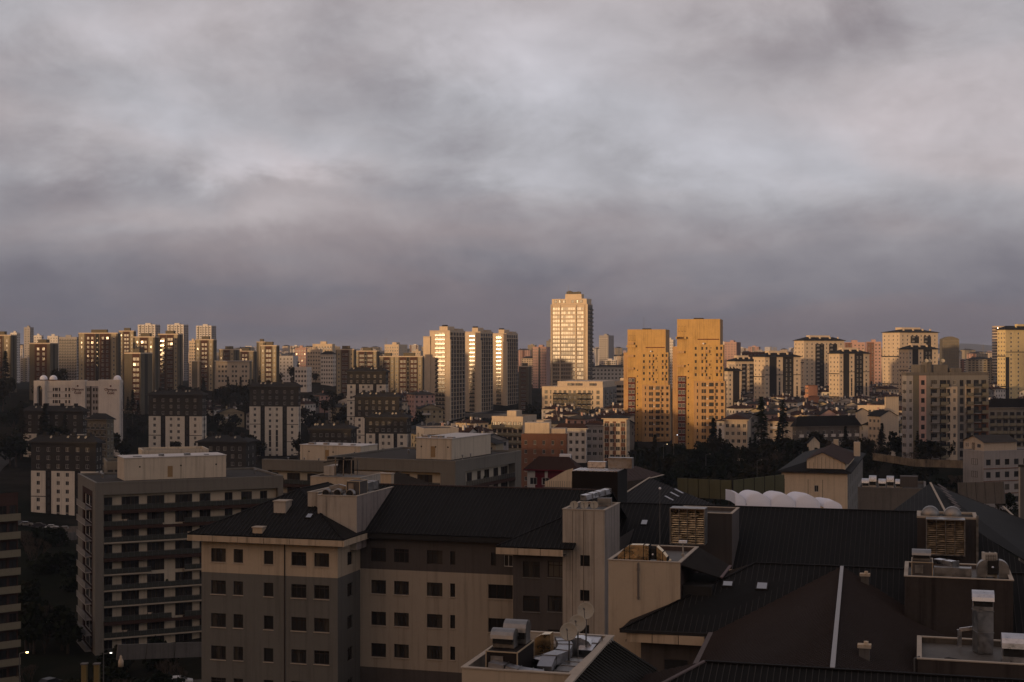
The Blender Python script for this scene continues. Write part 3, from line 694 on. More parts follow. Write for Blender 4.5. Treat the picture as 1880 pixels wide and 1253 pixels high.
# long mid-rise at its foot
def midrise(label, xl, xc, xr, Y, top, a=-16):
    b = Bld('apartment_block', label, a, Y, top, xl=xl, xc=xc, xr=xr, base=-48, cat='building', group='mid-rise blocks in front of the tallest tower')
    W_, D_, H_ = b.W, b.D, b.H; n = int((H_ - 1) / 3.0)
    cols = [(.07, 1.8, .6, 1.9, 'd2'), (.145, .8, .6, 1.9, 'w1'), (.83, .8, .6, 1.9, 'w1'), (.92, 1.8, .6, 1.9, 'd2')] + [(.22 + .08 * j, 1.6, .5, 2.0, 'd2', 'dark' if j not in (3, 4) else None) for j in range(8)]
    storeys(b, 'F', cols, mat=CREAM, zones=[(.18, .80, .12, 1, OLIVE2)], top=1.2)
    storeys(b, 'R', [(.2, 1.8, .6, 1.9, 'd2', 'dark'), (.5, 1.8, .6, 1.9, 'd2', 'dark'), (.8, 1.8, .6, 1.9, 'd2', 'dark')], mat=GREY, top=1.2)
    b.face('L', CREAM); b.cap(CREAM2, par=.5); b.done()
    b.box('penthouse', W_ * .24, W_ * .98, 2.5, D_ - 2, H_ + .01, H_ + 3.4, CREAM2)
    for q in (.42, .55, .78): b.window('F', W_ * q, H_ + 1.0, 2.6, 1.4, 'w1', -2.6 + .1 + .05 if 0 else .16)
    return b
midrise('flat mid-rise with dark balcony core at the foot of the tallest tower', 995, 1107, 1132, 800, 712)
plain_block('apartment_block', 'paler flat block just right of the mid-rise, partly behind the first ochre tower', -16, 1122, 1160, 1170, 840, 703, CREAM2, 4, key='d2', ww=3.0)
plain_block('apartment_block', 'twin columned pink tower left of the tallest tower', -16, 978, 1003, 1010, 1500, 638, PINK, 6, cat='tower', zones=[(.42, .55, 0, 1, DARK)])
plain_block('apartment_block', 'dim tower hugging the left edge of the tallest tower', -16, 1003, 1012, 1016, 1550, 627, GREY, 2, cat='tower')
plain_block('apartment_block', 'stepped grey tower alone on the skyline right of the tallest tower', -30, 1100, 1117, 1127, 1900, 617, GREY2, 4, rail='white', cat='tower')
plain_block('apartment_block', 'long grey cream block with a jagged dark roofline', -14, 1088, 1148, 1152, 1100, 675, WHITE2, 9, roof=1.6, rtop=CHAR, ww=1.6)
plain_block('apartment_block', 'narrow window-dotted tower seen between the two ochre towers', -20, 1222, 1236, 1240, 1500, 625, WHITE2, 4, cat='tower')

# ochre towers
def ochre(label, xl, xc, xr, Y, top, st, xs):
    b = Bld('apartment_tower', label, -12, Y, top, xl=xl, xc=xc, xr=xr, base=-47, cat='tower', group='pair of ochre towers', D=20)
    W_, D_, H_ = b.W, b.D, b.H; w0 = W_ * .17
    # the core slab is the front wall of the building; a lower, wider block stands before it and a recessed wing at the left
    b.face('F', OCHRE, [(W_ * .25, H_ - 3 * (i + 1) - 6, .55, .7, 'w1') for i in range(4, int(H_ / 3) - 2)]); b.face('R', OCHRE2); b.face('L', OCHRE2); b.face('B', OCHRE2); b.cap(OCHRE, par=.25); b.done()
    # left wing: red glazed strip below, ochre above
    def sub(name, x0, x1, y0, z1, mat, ops, zones=()):
        c = object.__new__(Bld); c.W, c.D, c.H = x1 - x0, 3.0, z1; c.o = link(name, None, b.o, (x0, y0, 0)); c.wall = MB(); c.mats = []; c.nw = 0; c.a = 0
        return c
    n = int(H_ / 3.0)
    wing = MB(); wing.box(-2.2, W_ * .0 - .02, 1.5, 9, 0, H_ * .80); wing.build('side_wing', OCHRE2, b.o)
    # projecting front block as a part with its own windows (sub-parts)
    h1 = H_ - 11.5; h2 = h1 - 16.5
    x0 = W_ * .40
    for nm, zA, zB, xa, xb, yo in (('lower_block', 0, h2, W_ * .40, W_ + 2.4, -2.6), ('upper_block', h2 + .02, h1, W_ * .38, W_ + 1.6, -2.2)):
        q = MB(); c = object.__new__(Bld); c.W, c.D, c.H = xb - xa, -yo + 6, zB; c.zb = 0; c.nw = 0; c.wall = MB(); c.mats = []
        c.o = link(nm, None, b.o, (xa, yo, 0))
        ops = []
        k = int((zB - zA) / 3.0)
        for i in range(k):
            z = zB - 3.0 * (i + 1) - .1
            if nm == 'lower_block':
                ops += [(c.W * .10, z + .8, .55, 1.5, 'w1'), (c.W * .25, z + .6, .95, 1.75, 'd2'), (c.W * .33, z + .6, .95, 1.75, 'd2'), (c.W * .49, z + .6, 2.1, 1.75, 'w3'), (c.W * .69, z + .8, 1.2, 1.5, 'd2'), (c.W * .87, z + .8, 1.2, 1.5, 'd2')]
                if i % 3 != 1:
                    m = MB(); m.box(c.W * .33 + 1.1, c.W * .33 + 1.9, -.35, -.003, z + .7, z + 1.3); m.build('air_conditioner', WHITE2, c.o)
                m = MB(); m.box(c.W * .49, c.W * .49 + 2.6, -1.0, -.003, z - .4, z + .62); m.build('balcony', OCHRE2, c.o)
            else:
                ops += [(c.W * .06, z + .8, .9, 1.3, 'd2'), (c.W * .28, z + .8, .8, 1.3, 'd2'), (c.W * .42, z + .8, .8, 1.3, 'd2'), (c.W * .58, z + 1.4, .4, .5, 'w1'), (c.W * .76, z + .8, .9, 1.4, 'd2'), (c.W * .90, z + .8, .9, 1.4, 'd2')]
                for qx in ((.26, .74) if i % 2 else (.40, .86)):
                    m = MB(); m.box(c.W * qx, c.W * qx + 1.9, -1.1, -.003, z - .5, z + .65); m.build('balcony', OCHRE2, c.o)
        c.face('F', OCHRE if nm == 'upper_block' else OCHRE2, ops, z0=zA); 
        c.face('R', OCHRE2, z0=zA); c.face('L', OCHRE2, z0=zA)
        c.wall.poly([(0, 0, zB), (c.W, 0, zB), (c.W, c.D, zB), (0, c.D, zB)], c.mi(OCHRE)); c.wall.build('wall', c.mats, c.o)
    rg = MB(); hh = H_ * .58; rg.box(W_ * .02, W_ * .20, -.7, -.003, 0, hh); r_ = rg.build('red_bay', MAROON, b.o)
    for i in range(int(hh / 3.0)):
        for j in range(2): link('window', random.choice(WM['w2']), r_, (W_ * (.035 + .085 * j), -.74, hh - 3.0 * (i + 1) + .6), 0, (W_ * .07, 1, 1.9))
    for i in range(6): b.box('balcony', W_ * .0, W_ * .17, -1.2, -.003, hh + 4 + 3.2 * i, hh + 5.1 + 3.2 * i, OCHRE2) if i in (0, 2, 4) else None
    for j in range(3):
        b.window('F', W_ * (.03 + .07 * j), H_ - 5.5, .8, 2.6, 'strip', -.02 + .05)
    b.box('balcony', -.4, W_ * .22, -1.2, -.003, H_ - 8.9, H_ - 7.8, OCHRE)
    b.box('roof_hatch', W_ * .38, W_ * .6, 2, 6, H_ + .26, H_ + .8, CHAR)
    b.box('groove', W_ * .48, W_ * .98, -.12, -.003, H_ - 9.2, H_ - 8.8, MAROON)
    m = MB(); m.lathe([(.001, -.45), (.35, -.3), (.5, 0), (.35, .3), (.001, .45)], 10); m.smooth = True; m.build('beacon', WPAINT, b.o, (W_ * .62, -1.2, h1 + .5))
    return b
b = ochre('shorter ochre tower, left of the pair, thin mast on its roof', 1152, 1222, 1226, 725, 606, 3.0, 0)
b.box('mast', b.W * .40, b.W * .40 + .12, 5, 5.12, b.H + .8, b.H + 6.5, RAIL)
ochre('taller ochre tower, right of the pair, with red glazed strip', 1243, 1322, 1328, 648, 587, 3.0, 0)

# right hand cream and dark towers
def striped(label, xl, xc, xr, Y, top, zones, cols, a=24, base=None, side='L', lcols=3, roof=2.6, mat=CREAM, ent=None):
    b = Bld('apartment_tower', label, a, Y, top, xl=xl, xc=xc, xr=xr, side=side, base=base, cat='tower', group='cream and dark striped towers on the right')
    storeys(b, 'F', cols, mat=mat, zones=zones, top=1.2)
    sf = 'L' if side == 'L' else 'R'
    storeys(b, sf, [((i + .5) / lcols, 1.1, .9, 1.3, 'w2') for i in range(lcols)], mat=mat, top=1.2, zones=[(0, 1, .33, .345, CHAR), (0, 1, .72, .735, CHAR)])
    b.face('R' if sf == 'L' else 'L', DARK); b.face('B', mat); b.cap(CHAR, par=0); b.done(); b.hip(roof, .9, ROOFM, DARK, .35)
    b.box('parapet_block', b.W * .25, b.W * .75, b.D * .45, b.D * .8, b.H + .3, b.H + roof + 1.6, mat)
    for q in (.2, .45, .7, .9): b.box('chimney', b.W * q - .5, b.W * q + .5, b.D * .2, b.D * .2 + 1, b.H + .3, b.H + roof * .8 + 1.0, mat)
    return b
Z1 = [(.13, .33, 0, 1, CHAR), (.50, .80, 0, 1, CHAR), (0, 1, .30, .312, CHAR)]
C1 = [(.065, 1.1, .9, 1.3, 'w2'), (.41, 1.3, .9, 1.4, 'w2', None, 0, 5), (.41, 1.3, .1, 2.8, 'strip', None, 5, 9), (.41, 1.3, .9, 1.4, 'w2', None, 9, 14), (.60, 1.2, .9, 1.6, 'w2'), (.71, 1.2, .9, 1.6, 'w2'), (.90, 1.2, .9, 1.4, 'w2', None, 0, 6), (.90, 1.3, .1, 2.8, 'strip', None, 6, 9)]
Z2 = [(.28, .50, .05, 1, CHAR), (.62, .82, .05, 1, CHAR)]
C2 = [(.08, 1.2, .9, 1.4, 'w2'), (.2, 1.2, .9, 1.4, 'w2'), (.33, 1.9, .6, 1.8, 'w3', 'grey'), (.44, 1.9, .6, 1.8, 'w3'), (.56, 1.1, .9, 1.4, 'w2'), (.66, 1.9, .6, 1.8, 'w3', 'grey'), (.77, 1.9, .6, 1.8, 'w3'), (.92, 1.2, .9, 1.4, 'w2')]
striped('wide cream tower with balcony columns, left of the right hand group', 1458, 1476, 1550, 1080, 626, Z2, C2)
striped('lower cream and black striped tower in front of the wide cream tower', 1522, 1541, 1596, 950, 650, Z1, C1)
striped('cream and black striped tower behind the rooftops right of the ochre pair', 1384, 1404, 1470, 940, 656, Z1, C1)
striped('cream tower half hidden behind the striped one next to the ochre pair', 1334, 1350, 1392, 1000, 664, Z2, C2)
striped('small dark and cream block touching the right side of the taller ochre tower', 1326, 1336, 1360, 900, 682, [(.4, .9, 0, 1, CHAR)], [(.2, 1.2, .9, 1.4, 'w2')])
striped('tallest cream tower on the right, broad with dark balcony columns', 1620, 1652, 1722, 1100, 611, Z2, C2, lcols=4)
striped('cream and black striped tower in front of the tallest cream one', 1650, 1668, 1722, 960, 642, Z1, C1)
striped('sunlit yellow cream tower at the right edge of the skyline', 1831, 1846, 1960, 1000, 606, [(0.0, .06, .35, .9, CHAR), (0, 1, .28, .29, CHAR)], [((.09 + .115 * j), 1.4, .9, 1.4, 'w2') for j in range(8)], mat=plaster((.62, .50, .27)))
plain_block('apartment_block', 'long low dark block with bright windows on the skyline right of the ochre pair', -6, 1364, 1452, 1455, 1300, 648, BRN, 14, lift=False)
plain_block('apartment_block', 'red brown tower between the two widest cream towers, left half', -10, 1552, 1588, 1592, 1300, 630, PINK, 5, cat='tower', zones=[(.0, .35, 0, 1, BROWN)])
plain_block('apartment_block', 'red brown tower between the two widest cream towers, right half', -10, 1592, 1618, 1622, 1250, 629, PINK, 4, cat='tower', zones=[(.0, .5, 0, 1, BROWN)])
plain_block('apartment_block', 'pink brown tower behind the taller ochre tower', -14, 1330, 1352, 1362, 1700, 629, PINK, 4, cat='tower', smat=BROWN)
plain_block('apartment_block', 'pale block directly right of the taller ochre tower on the skyline', -14, 1322, 1332, 1337, 1750, 631, WHITE2, 3, cat='tower')
# round topped dark tower with lit window grid
b = Bld('apartment_tower', 'dark tower with curved top and a grid of glowing windows', -4, 1400, 623, xl=1730, xc=1761, xr=1762, cat='tower', D=12)
storeys(b, 'F', [((j + .5) / 7, 1.3, .7, 1.6, 'lit') for j in range(7)], mat=OLIVE2, top=.6); b.face('R', OLIVE2); b.face('L', OLIVE2)
m = MB(); k = 12; pts = [(b.W * i / k, b.H + 2.6 * math.sin(math.pi * i / k)) for i in range(k + 1)]
for i in range(k): m.poly([(pts[i][0], 0, b.H), (pts[i + 1][0], 0, b.H), (pts[i + 1][0], 0, pts[i + 1][1]), (pts[i][0], 0, pts[i][1])]); m.poly([(pts[i][0], 0, pts[i][1]), (pts[i + 1][0], 0, pts[i + 1][1]), (pts[i + 1][0], b.D, pts[i + 1][1]), (pts[i][0], b.D, pts[i][1])])
m.build('curved_top', OLIVE2, b.o); b.done()
m = MB(); m.smooth = True; o = empty('round_tower', 'round glass tower shining white at the right edge of the skyline', 'tower', at(1835, 690, 1500) * 1.0)
Hh = pz(599, 1500) - o.location.z; m.lathe([(7.5, 0), (7.5, Hh), (.01, Hh + .1)], 28); m.build('wall', CREAM2, o)
for i in range(int(Hh / 3)):
    m = MB(); m.lathe([(7.62, 0), (7.62, 1.7)], 28); m.smooth = True; m.build('window_band', GLGOLD, o, (0, 0, 1 + 3 * i))
# ------------------------------------------------------------------ balcony blocks in the near middle distance
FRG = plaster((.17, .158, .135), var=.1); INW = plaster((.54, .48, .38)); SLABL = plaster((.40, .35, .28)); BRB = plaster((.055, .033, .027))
PENT = plaster((.55, .48, .38), var=.12, streak=.4)
def balcony_block(name, label, a, xl, xc, xr, Y, top, nb, seed, side_balc=False, base=None, light_rows=(), fw=1.5, group='flat roofed balcony blocks'):
    rnd = random.Random(seed)
    b = Bld(name, label, a, Y, top, xl=xl, xc=xc, xr=xr, side='L' if a > 0 else 'R', base=base, cat='apartment block', group=group)
    st = 2.95; H = b.H; n = int((H - 2.2) / st)
    sides = ['F'] + ([side_balc] if side_balc else [])
    for f in sides:
        Lf = b.L(f); f0, f1 = fw, Lf - fw * .7
        # recessed balcony wall with doors, framed by a grey surround
        lay = []; t = f0 + .3
        while t < f1 - 2.0:
            k = rnd.choice((0, 1, 2)) if len(lay) else 1
            w = (2.1, 1.5, 3.2)[k] if t + 3.4 < f1 else 1.4
            lay.append((t, w)); t += w + rnd.uniform(1.3, 2.9)
        rec = 1.5
        P = lambda t, z, o=0: b.pt(f, t, z, o)
        zt = H - 2.0
        m = MB()
        for (t0, t1, z0, z1) in ((0, f0, 0, H), (f1, Lf, 0, H), (f0, f1, zt, H)):
            i = b.mi(FRG); b.wall.poly([P(t0, z0), P(t1, z0), P(t1, z1), P(t0, z1)], i)
        for q in ((f0, 1), (f1, -1)):
            b.wall.poly([P(q[0], 0), P(q[0], 0, -rec), P(q[0], zt, -rec), P(q[0], zt)], b.mi(FRG))
        b.wall.poly([P(f0, zt), P(f1, zt), P(f1, zt, -rec), P(f0, zt, -rec)], b.mi(BRB))
        ii = b.mi(INW); b.wall.poly([P(f0, 0, -rec), P(f1, 0, -rec), P(f1, zt, -rec), P(f0, zt, -rec)], ii)
        sl = 0
        for i in range(n):
            z = zt - st * (i + 1)
            for t, w in lay:
                k = max(1, round(w / .8)); h = 2.25
                for j in range(k):
                    o = link('balcony_door', random.choice(WM['d2' if w > 2 else 'w1']), b.o, P(t + w / k * j, z + .1, -rec + .06), b.RZ[f], (w / k - .03, 1, h)); sl += 1
                    if sl > 290: o['kind'] = 'stuff'
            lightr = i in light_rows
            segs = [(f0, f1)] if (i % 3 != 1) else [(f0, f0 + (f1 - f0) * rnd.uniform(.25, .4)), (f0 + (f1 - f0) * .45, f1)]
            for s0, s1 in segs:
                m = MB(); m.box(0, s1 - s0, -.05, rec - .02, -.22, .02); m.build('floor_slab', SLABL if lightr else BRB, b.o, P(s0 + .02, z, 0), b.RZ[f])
                m = MB()
                m.box(0, s1 - s0 - .1, -.08, -.02, 1.0, 1.05, 0)
                q = 0.0
                while q < s1 - s0 - .1: m.box(q, q + .04, -.07, -.03, .02, 1.0, 0); q += 1.1
                m.poly([(0, -.045, .08), (s1 - s0 - .1, -.045, .08), (s1 - s0 - .1, -.045, .95), (0, -.045, .95)], 1)
                m.build('railing', [RAIL, BALG], b.o, P(s0 + .05, z, 0), b.RZ[f])
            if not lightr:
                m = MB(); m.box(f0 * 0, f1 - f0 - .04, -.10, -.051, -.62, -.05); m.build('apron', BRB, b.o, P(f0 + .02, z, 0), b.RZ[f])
            for _ in range(3):       # things kept on the balconies
                t = rnd.uniform(f0 + 1, f1 - 1.5); k = rnd.random()
                m = MB()
                if k < .4: m.box(0, .8, .3, .6, .02, .6, 0); m.box(.1, .7, .28, .3, .1, .5, 0); nm, mt = 'air_conditioner', WHITE2
                elif k < .7: m.tube((0, .5, .02), (0, .5, .4), .18, .22); m.lathe([(.01, .4), (.35, .7), (.25, 1.2), (.01, 1.4)], 7, (0, .5, 0)); nm, mt = 'potted_plant', plaster((.03, .035, .018), streak=0)
                else: m.bar((0, .3, 1.2), (1.6, .3, 1.2), .04, .04); m.box(.1, .5, .28, .3, .5, 1.2); m.box(.7, 1.3, .28, .3, .6, 1.2); nm, mt = 'drying_line', CREAM2
                m.build(nm, mt, b.o, P(t, z, 0), b.RZ[f])
    for f in 'FRLB':
        if f not in sides:
            if f == 'L' and a > 0:
                Lf = b.L(f); b.face(f, FRG, [(Lf * .35, H - 2.0 - st * (i + 1) + .1, Lf * .45, 2.2, 'w2') for i in range(n)], [(Lf * .28, Lf * .85, 0, H - 1.5, BRB)], rec=.4)
                for i in range(n): b.balcony(f, Lf * .3, H - 2 - st * (i + 1), Lf * .5, 'grey')
            else: b.face(f, FRG)
    b.cap(ROOFG, z=H, par=.35, pm=FRG, t=.4); b.done()
    for _ in range(4):
        m = MB(); m.tube((0, 0, 0), (0, 0, .8), .12); m.lathe([(.01, .95), (.3, .8), (.01, .78)], 8); m.build('vent_pipe', ALUD, b.o, (rnd.uniform(2, b.W - 2), rnd.uniform(2, b.D - 2), H))
    return b
def penthouse(b, px0, px1, y0, y1, h, label=None):
    """Plain plant storey on the roof, between two columns of the photograph."""
    ca, sa = math.cos(b.a), math.sin(b.a); o = b.o.location
    def loc(px, y):       # local x on the line y = const that is seen at px
        bx, by = o.x - sa * y, o.y + ca * y; k = (px - 940) / F; return (k * by - bx) / (ca - k * sa)
    x0, x1 = loc(px0, y0), loc(px1, y0); m = MB(); z = b.H + .02
    m.box(x0, x1, y0, y1, z, z + h); w = m.build('plant_storey', PENT, b.o)
    m = MB(); m.box(x0 - .12, x1 + .12, y0 - .12, y1 + .12, z + h + .002, z + h + .14); m.build('coping', WHITE2, w)
    xm = x0 + (x1 - x0) * .42
    m = MB(); m.box(xm, xm + .95, y0 - .06, y0 - .003, z + .4, z + 2.5); m.build('door', plaster((.30, .20, .10)), w)
    for q in (.15, .55, .9):
        m = MB(); m.tube((x0 + (x1 - x0) * q, y0 - .03, z + h * .6), (x0 + (x1 - x0) * q, y0 - .003, z + h * .6), .17, n=10); m.build('vent_hole', CHAR, w)
    for q in (.1, .35, .6, .8):
        m = MB(); m.box(x0 + (x1 - x0) * q, x0 + (x1 - x0) * q + random.uniform(.5, 1.6), y0 + 1, y0 + 2, z + h + .145, z + h + random.uniform(.3, .6)); m.build('roof_hatch', ALUD, w)
    return x0, x1
b = balcony_block('balcony_block', 'long balcony block with glass railings and a pale penthouse, left of the hipped grey building', 25, 143, 175, 520, 262, 890, 9, 3, light_rows=(2, 4, 5, 6, 8), base=-58)
penthouse(b, 228, 415, 5.5, 13, 4.2)
b = balcony_block('balcony_block', 'balcony block behind the steel roof plant, blank white penthouse on top', -22, 481, 684, 690, 305, 853, 9, 5, light_rows=(1, 2), base=-58)
penthouse(b, 551, 662, 4, 12, 3.4)
b = balcony_block('balcony_block', 'corner balcony block with a two sided white penthouse, in the middle of the view', -24, 600, 836, 957, 268, 850, 9, 8, side_balc='R', light_rows=(3,), base=-58, fw=4.5)
penthouse(b, 764, 829, 6, 24, 4.0)
b = plain_block('apartment_block', 'dim reddish brown balcony building cut by the left border', 40, -61, -60, 33, 232, 917, plaster((.07, .042, .036)), 5, side='L', base=-58, rail='olive', key='d2', nside=0, lift=False)
plain_block('penthouse_block', 'pale boxy roof storey peeping over the long balcony block', 20, 258, 262, 383, 330, 832, PENT, 6, side='L', base=-57, ww=1.0, lift=False, D=10)
plain_block('apartment_block', 'beige block end with dark balcony strip behind the long balcony block', 20, 190, 196, 262, 345, 852, FRG, 5, side='L', base=-57, key='d2', lift=False, D=10)
# red and white school
b = plain_block('school', 'violet grey school with rows of wide windows left of the brown brick block', 14, 752, 778, 842, 470, 790, GREY2, 8, side='L', base=-56, key='w3', ww=2.0, lift=False, D=14)
# cream complex and brown block
plain_block('apartment_block', 'cream apartment block with flat terraces above the brown block', -18, 903, 960, 985, 560, 768, CREAM2, 6, base=-50, key='d2', ww=1.6, rail='olive')
plain_block('apartment_block', 'taller cream corner of the terraced block behind the brown block', -18, 925, 1000, 1012, 600, 775, CREAM2, 6, base=-50, ww=1.6, rail='olive')
b = plain_block('apartment_block', 'dark red brown block with thin white window slots under cream roof terraces', -8, 957, 1040, 1042, 470, 801, BROWN, 5, base=-56, ww=.9, lift=False)
b.box('roof_terrace', b.W * .05, b.W * .6, 3, 9, b.H + .61, b.H + 4.2, CREAM); b.box('roof_terrace', b.W * .35, b.W * .95, 4, 10, b.H + .6, b.H + 2.2, CREAM2)
plain_block('apartment_block', 'white three storey block between the brown block and the ochre pair', -12, 1020, 1076, 1078, 560, 788, WHITE2, 5, base=-44, roof=1.8, rtop=ROOFR)
plain_block('apartment_block', 'pale grey block with three rows of square windows left of the cream striped one', -12, 1076, 1108, 1110, 570, 782, GREY2, 3, base=-44, roof=1.6, rtop=ROOFR, ww=1.7)
plain_block('apartment_block', 'cream block with brown window bands at the foot of the shorter ochre tower', -12, 1108, 1150, 1156, 540, 770, CREAM, 4, base=-44, ww=1.7, zones=[(.05, .25, .05, 1, BROWN), (.4, .55, .05, 1, BROWN), (.75, .95, .05, 1, BROWN)], roof=1.2, rtop=CHAR)
plain_block('apartment_block', 'low cream block under the rooftops at the right side of the taller ochre tower', -12, 1330, 1372, 1378, 560, 772, CREAM2, 4, base=-44, ww=1.3, roof=1.8, rtop=ROOFR)
# grey brown tower block on the right
b = Bld('apartment_tower', 'bulky grey and cream balcony tower on the right, nearest of the tall blocks', 16, 478, 690, xl=1656, xc=1664, xr=1815, side='L', base=-40, cat='tower')
W_, H_ = b.W, b.H; BK = lambda px: (px - 1664) / 151.0
cols = [(BK(1672), 1.0, .9, 1.4, 'w2'), (BK(1694), 1.4, .8, 1.6, 'w3'), (BK(1714), 2.4, .2, 2.2, 'w3', 'grey'), (BK(1731), 2.6, .2, 2.2, 'd2', 'olive'), (BK(1741), 1.2, .2, 2.2, 'd2'), (BK(1752), 1.0, .9, 1.4, 'w2'), (BK(1765), 1.5, .2, 2.2, 'd2'), (BK(1778), 1.8, .2, 2.2, 'w3', 'olive'), (BK(1792), 2.0, .2, 2.2, 'w3', 'rail'), (BK(1806), 2.0, .2, 2.2, 'd2', 'olive')]
storeys(b, 'F', cols, mat=GREY, zones=[(0, BK(1676), 0, 1, GREY2), (BK(1687), BK(1700), 0, 1, PINK), (BK(1676), BK(1687), 0, 1, OLIVE2), (BK(1736), BK(1757), .12, 1, CREAM2), (BK(1771), BK(1788), .1, .35, CREAM2), (BK(1788), 1, .3, 1, BROWN)], top=1.0)
storeys(b, 'L', [(.3, 1.2, .9, 1.4, 'w2'), (.7, 1.2, .9, 1.4, 'w2')], mat=GREY2, top=1.0); b.face('R', GREY); b.face('B', GREY); b.cap(ROOFG, par=1.0, pm=CONCD); b.done()
b.box('lift_house', W_ * .25, W_ * .58, 4, 10, H_ + .01, H_ + 3.6, CONCD); b.box('lift_house', W_ * .30, W_ * .36, 3, 6, H_ + .01, H_ + 4.6, CONCD); b.box('lift_house', W_ * .62, W_ * .75, 4, 9, H_ + .01, H_ + 2.4, CONCD)
small_dishes(b, [(W_ * .3, 3), (W_ * .36, 4), (W_ * .50, 3)], H_ + 4.0, .7)
plain_block('apartment_block', 'long dim balcony block behind the bulky tower at the right border', 4, 1812, 1816, 1960, 560, 750, GREY, 12, side='L', base=-42, key='w3', ww=1.8, rail='olive', roof=3.5, rtop=ROOFM)
# school house at the right
b = plain_block('school', 'four storey grey building with a small gabled house on its flat roof', 22, 1768, 1806, 1990, 372, 832, GREY2, 11, side='L', base=-43, key='w3', ww=1.5, nside=0, lift=False, st=3.3, par=.5)
for i in range(4): b.window('L', b.D * .42, b.H - .9 - 3.3 * (i + 1) + .9, 2.3, 1.6, 'w3', -.02 + .05)
for i in range(1, 4): b.box('floor_band', -.12, b.W + .05, -.12, -.003, b.H - .9 - 3.3 * i - .1, b.H - .9 - 3.3 * i + .1, BROWN)
m = MB(); x0, x1, y0, y1, z0 = 3.0, 14, 3.5, 11.5, b.H + .02
m.box(x0, x1, y0, y1, z0, z0 + 2.6); m.poly([(x0, y0, z0 + 2.6), (x0, y1, z0 + 2.6), (x0, (y0 + y1) / 2, z0 + 4.0)]); q = m.build('roof_house', CREAM2, b.o)
m = MB(); ym = (y0 + y1) / 2
for ya, yb in ((y0 - .6, ym), (y1 + .6, ym)):
    m.poly([(x0 - .5, ya, z0 + 2.4), (x1 + .3, ya, z0 + 2.4), (x1 + .3, yb, z0 + 4.15), (x0 - .5, yb, z0 + 4.15)])
m.build('roof', ROOFG, q)
for y_, k_, w_, h_ in ((4.6, 'w2', 1.5, 1.1), (7.0, 'd2', 1.1, 2.1), (9.2, 'w2', 1.5, 1.1)):
    link('window', WM[k_][0], q, (x0 - .03, y_ + w_, z0 + (.9 if k_ == 'w2' else .05)), -math.pi / 2, (w_, 1, h_))
# cream house with gabled attic
b = Bld('house', 'cream house with long hipped dark red roof and a gabled attic wall streaked with rain', -17, 318, 870, xl=1435, xc=1556, xr=1608, base=-42, cat='house')
b.face('F', CREAM, [(b.W * .5, b.H - 4.3, .9, 1.5, 'w2')], [(b.W * .03, b.W * .05, 0, b.H - 1.5, OLIVE), (b.W * .40, b.W * .41, 0, b.H - 1.5, OLIVE), (b.W * .62, b.W * .63, 0, b.H - 1.5, OLIVE)])
storeys(b, 'R', [((i + .5) / 9, 1.4, .7, 1.9, 'd2') for i in range(9)], mat=GREY); b.face('L', CREAM2); b.face('B', CREAM2); b.cap(CHAR, par=0); b.done(); b.hip(2.5, .8, ROOFM, CHAR, .35)
m = MB(); x0, x1 = b.W * .38, b.W * .96; zb = b.H + .47; y0, y1 = 1.0, b.D * .55
m.poly([(x0, y0, zb), (x1, y0, zb), (x1, y0, zb + 1.7), ((x0 + x1) / 2 - .8, y0, zb + 4.0), (x0, y0, zb + 2.5)]); m.box(x1 - .3, x1, y0 + .002, y1, zb, zb + 1.7)
m.poly([(x0, y0, zb), (x0, y1, zb), (x0, y1, zb + 2.5), (x0, y0, zb + 2.5)]); g = m.build('gable_wall', CREAM, b.o)
m = MB(); xm = (x0 + x1) / 2 - .8
m.poly([(x0 - .4, y0 - .5, zb + 2.4), (xm, y0 - .5, zb + 4.15), (xm, y1, zb + 4.15), (x0 - .4, y1, zb + 2.4)]); m.poly([(xm, y0 - .5, zb + 4.15), (x1 + .7, y0 - .5, zb + 1.5), (x1 + .7, y1, zb + 1.5), (xm, y1, zb + 4.15)]); m.build('roof', ROOFR, g)
for q in range(9): g_ = MB(); xx = x0 + (x1 - x0) * (.07 + .105 * q); g_.box(xx, xx + .08, y0 - .05, y0 - .003, zb + .1, zb + 1.8 + (1.2 if .2 < q / 9 < .7 else 0)); g_.build('drip_strip', OLIVE, g)
b.box('chimney', b.W * .62, b.W * .70, b.D * .55, b.D * .55 + 1.2, b.H + 3, b.H + 5.6, CREAM); b.box('chimney', b.W * .98, b.W * 1.08, b.D * .45, b.D * .45 + 1.6, b.H + 2, b.H + 5.4, CREAM)
# graffiti wall, stepped garden walls, panel fence
def run_wall(name, label, cat, pts, h, mat, th=.3, panels=0, pm=None, cop=None):
    o = empty(name, label, cat, pts[0]); p0 = Vector(pts[0])
    for a_, b_ in zip(pts, pts[1:]):
        a_ = Vector(a_) - p0; b_ = Vector(b_) - p0; L_ = (b_ - a_).length; k = max(1, int(L_ / 5)) if not panels else panels
        for i in range(k):
            u0 = a_.lerp(b_, i / k); u1 = a_.lerp(b_, (i + 1) / k - .012)
            m = MB(); m.bar(u0 + Vector((0, 0, h / 2)), u1 + Vector((0, 0, h / 2)), th, h); m.build('panel', mat, o)
            if pm: m = MB(); m.box(-.12, .12, -.12, .12, 0, h + .1); m.build('post', pm, o, u0)
    return o
GRAF = plaster((.17, .13, .085), var=1.0, streak=.5, scale=1.0)
run_wall('garden_wall', 'long low wall covered in faded graffiti behind the cream gabled house', 'wall', [at(1603, 845, 400), at(1680, 857, 385), at(1768, 860, 365)], 2.0, GRAF)
for i, (x0, x1, y) in enumerate(((1316, 1347, 891), (1347, 1377, 888), (1377, 1436, 882))):
    run_wall('garden_wall', ('lowest', 'middle', 'highest')[i] + ' step of the cream stepped wall left of the gabled house', 'wall', [at(x0, y + 8, 300), at(x1, y + 8, 300)], 1.1, CREAM, panels=1)
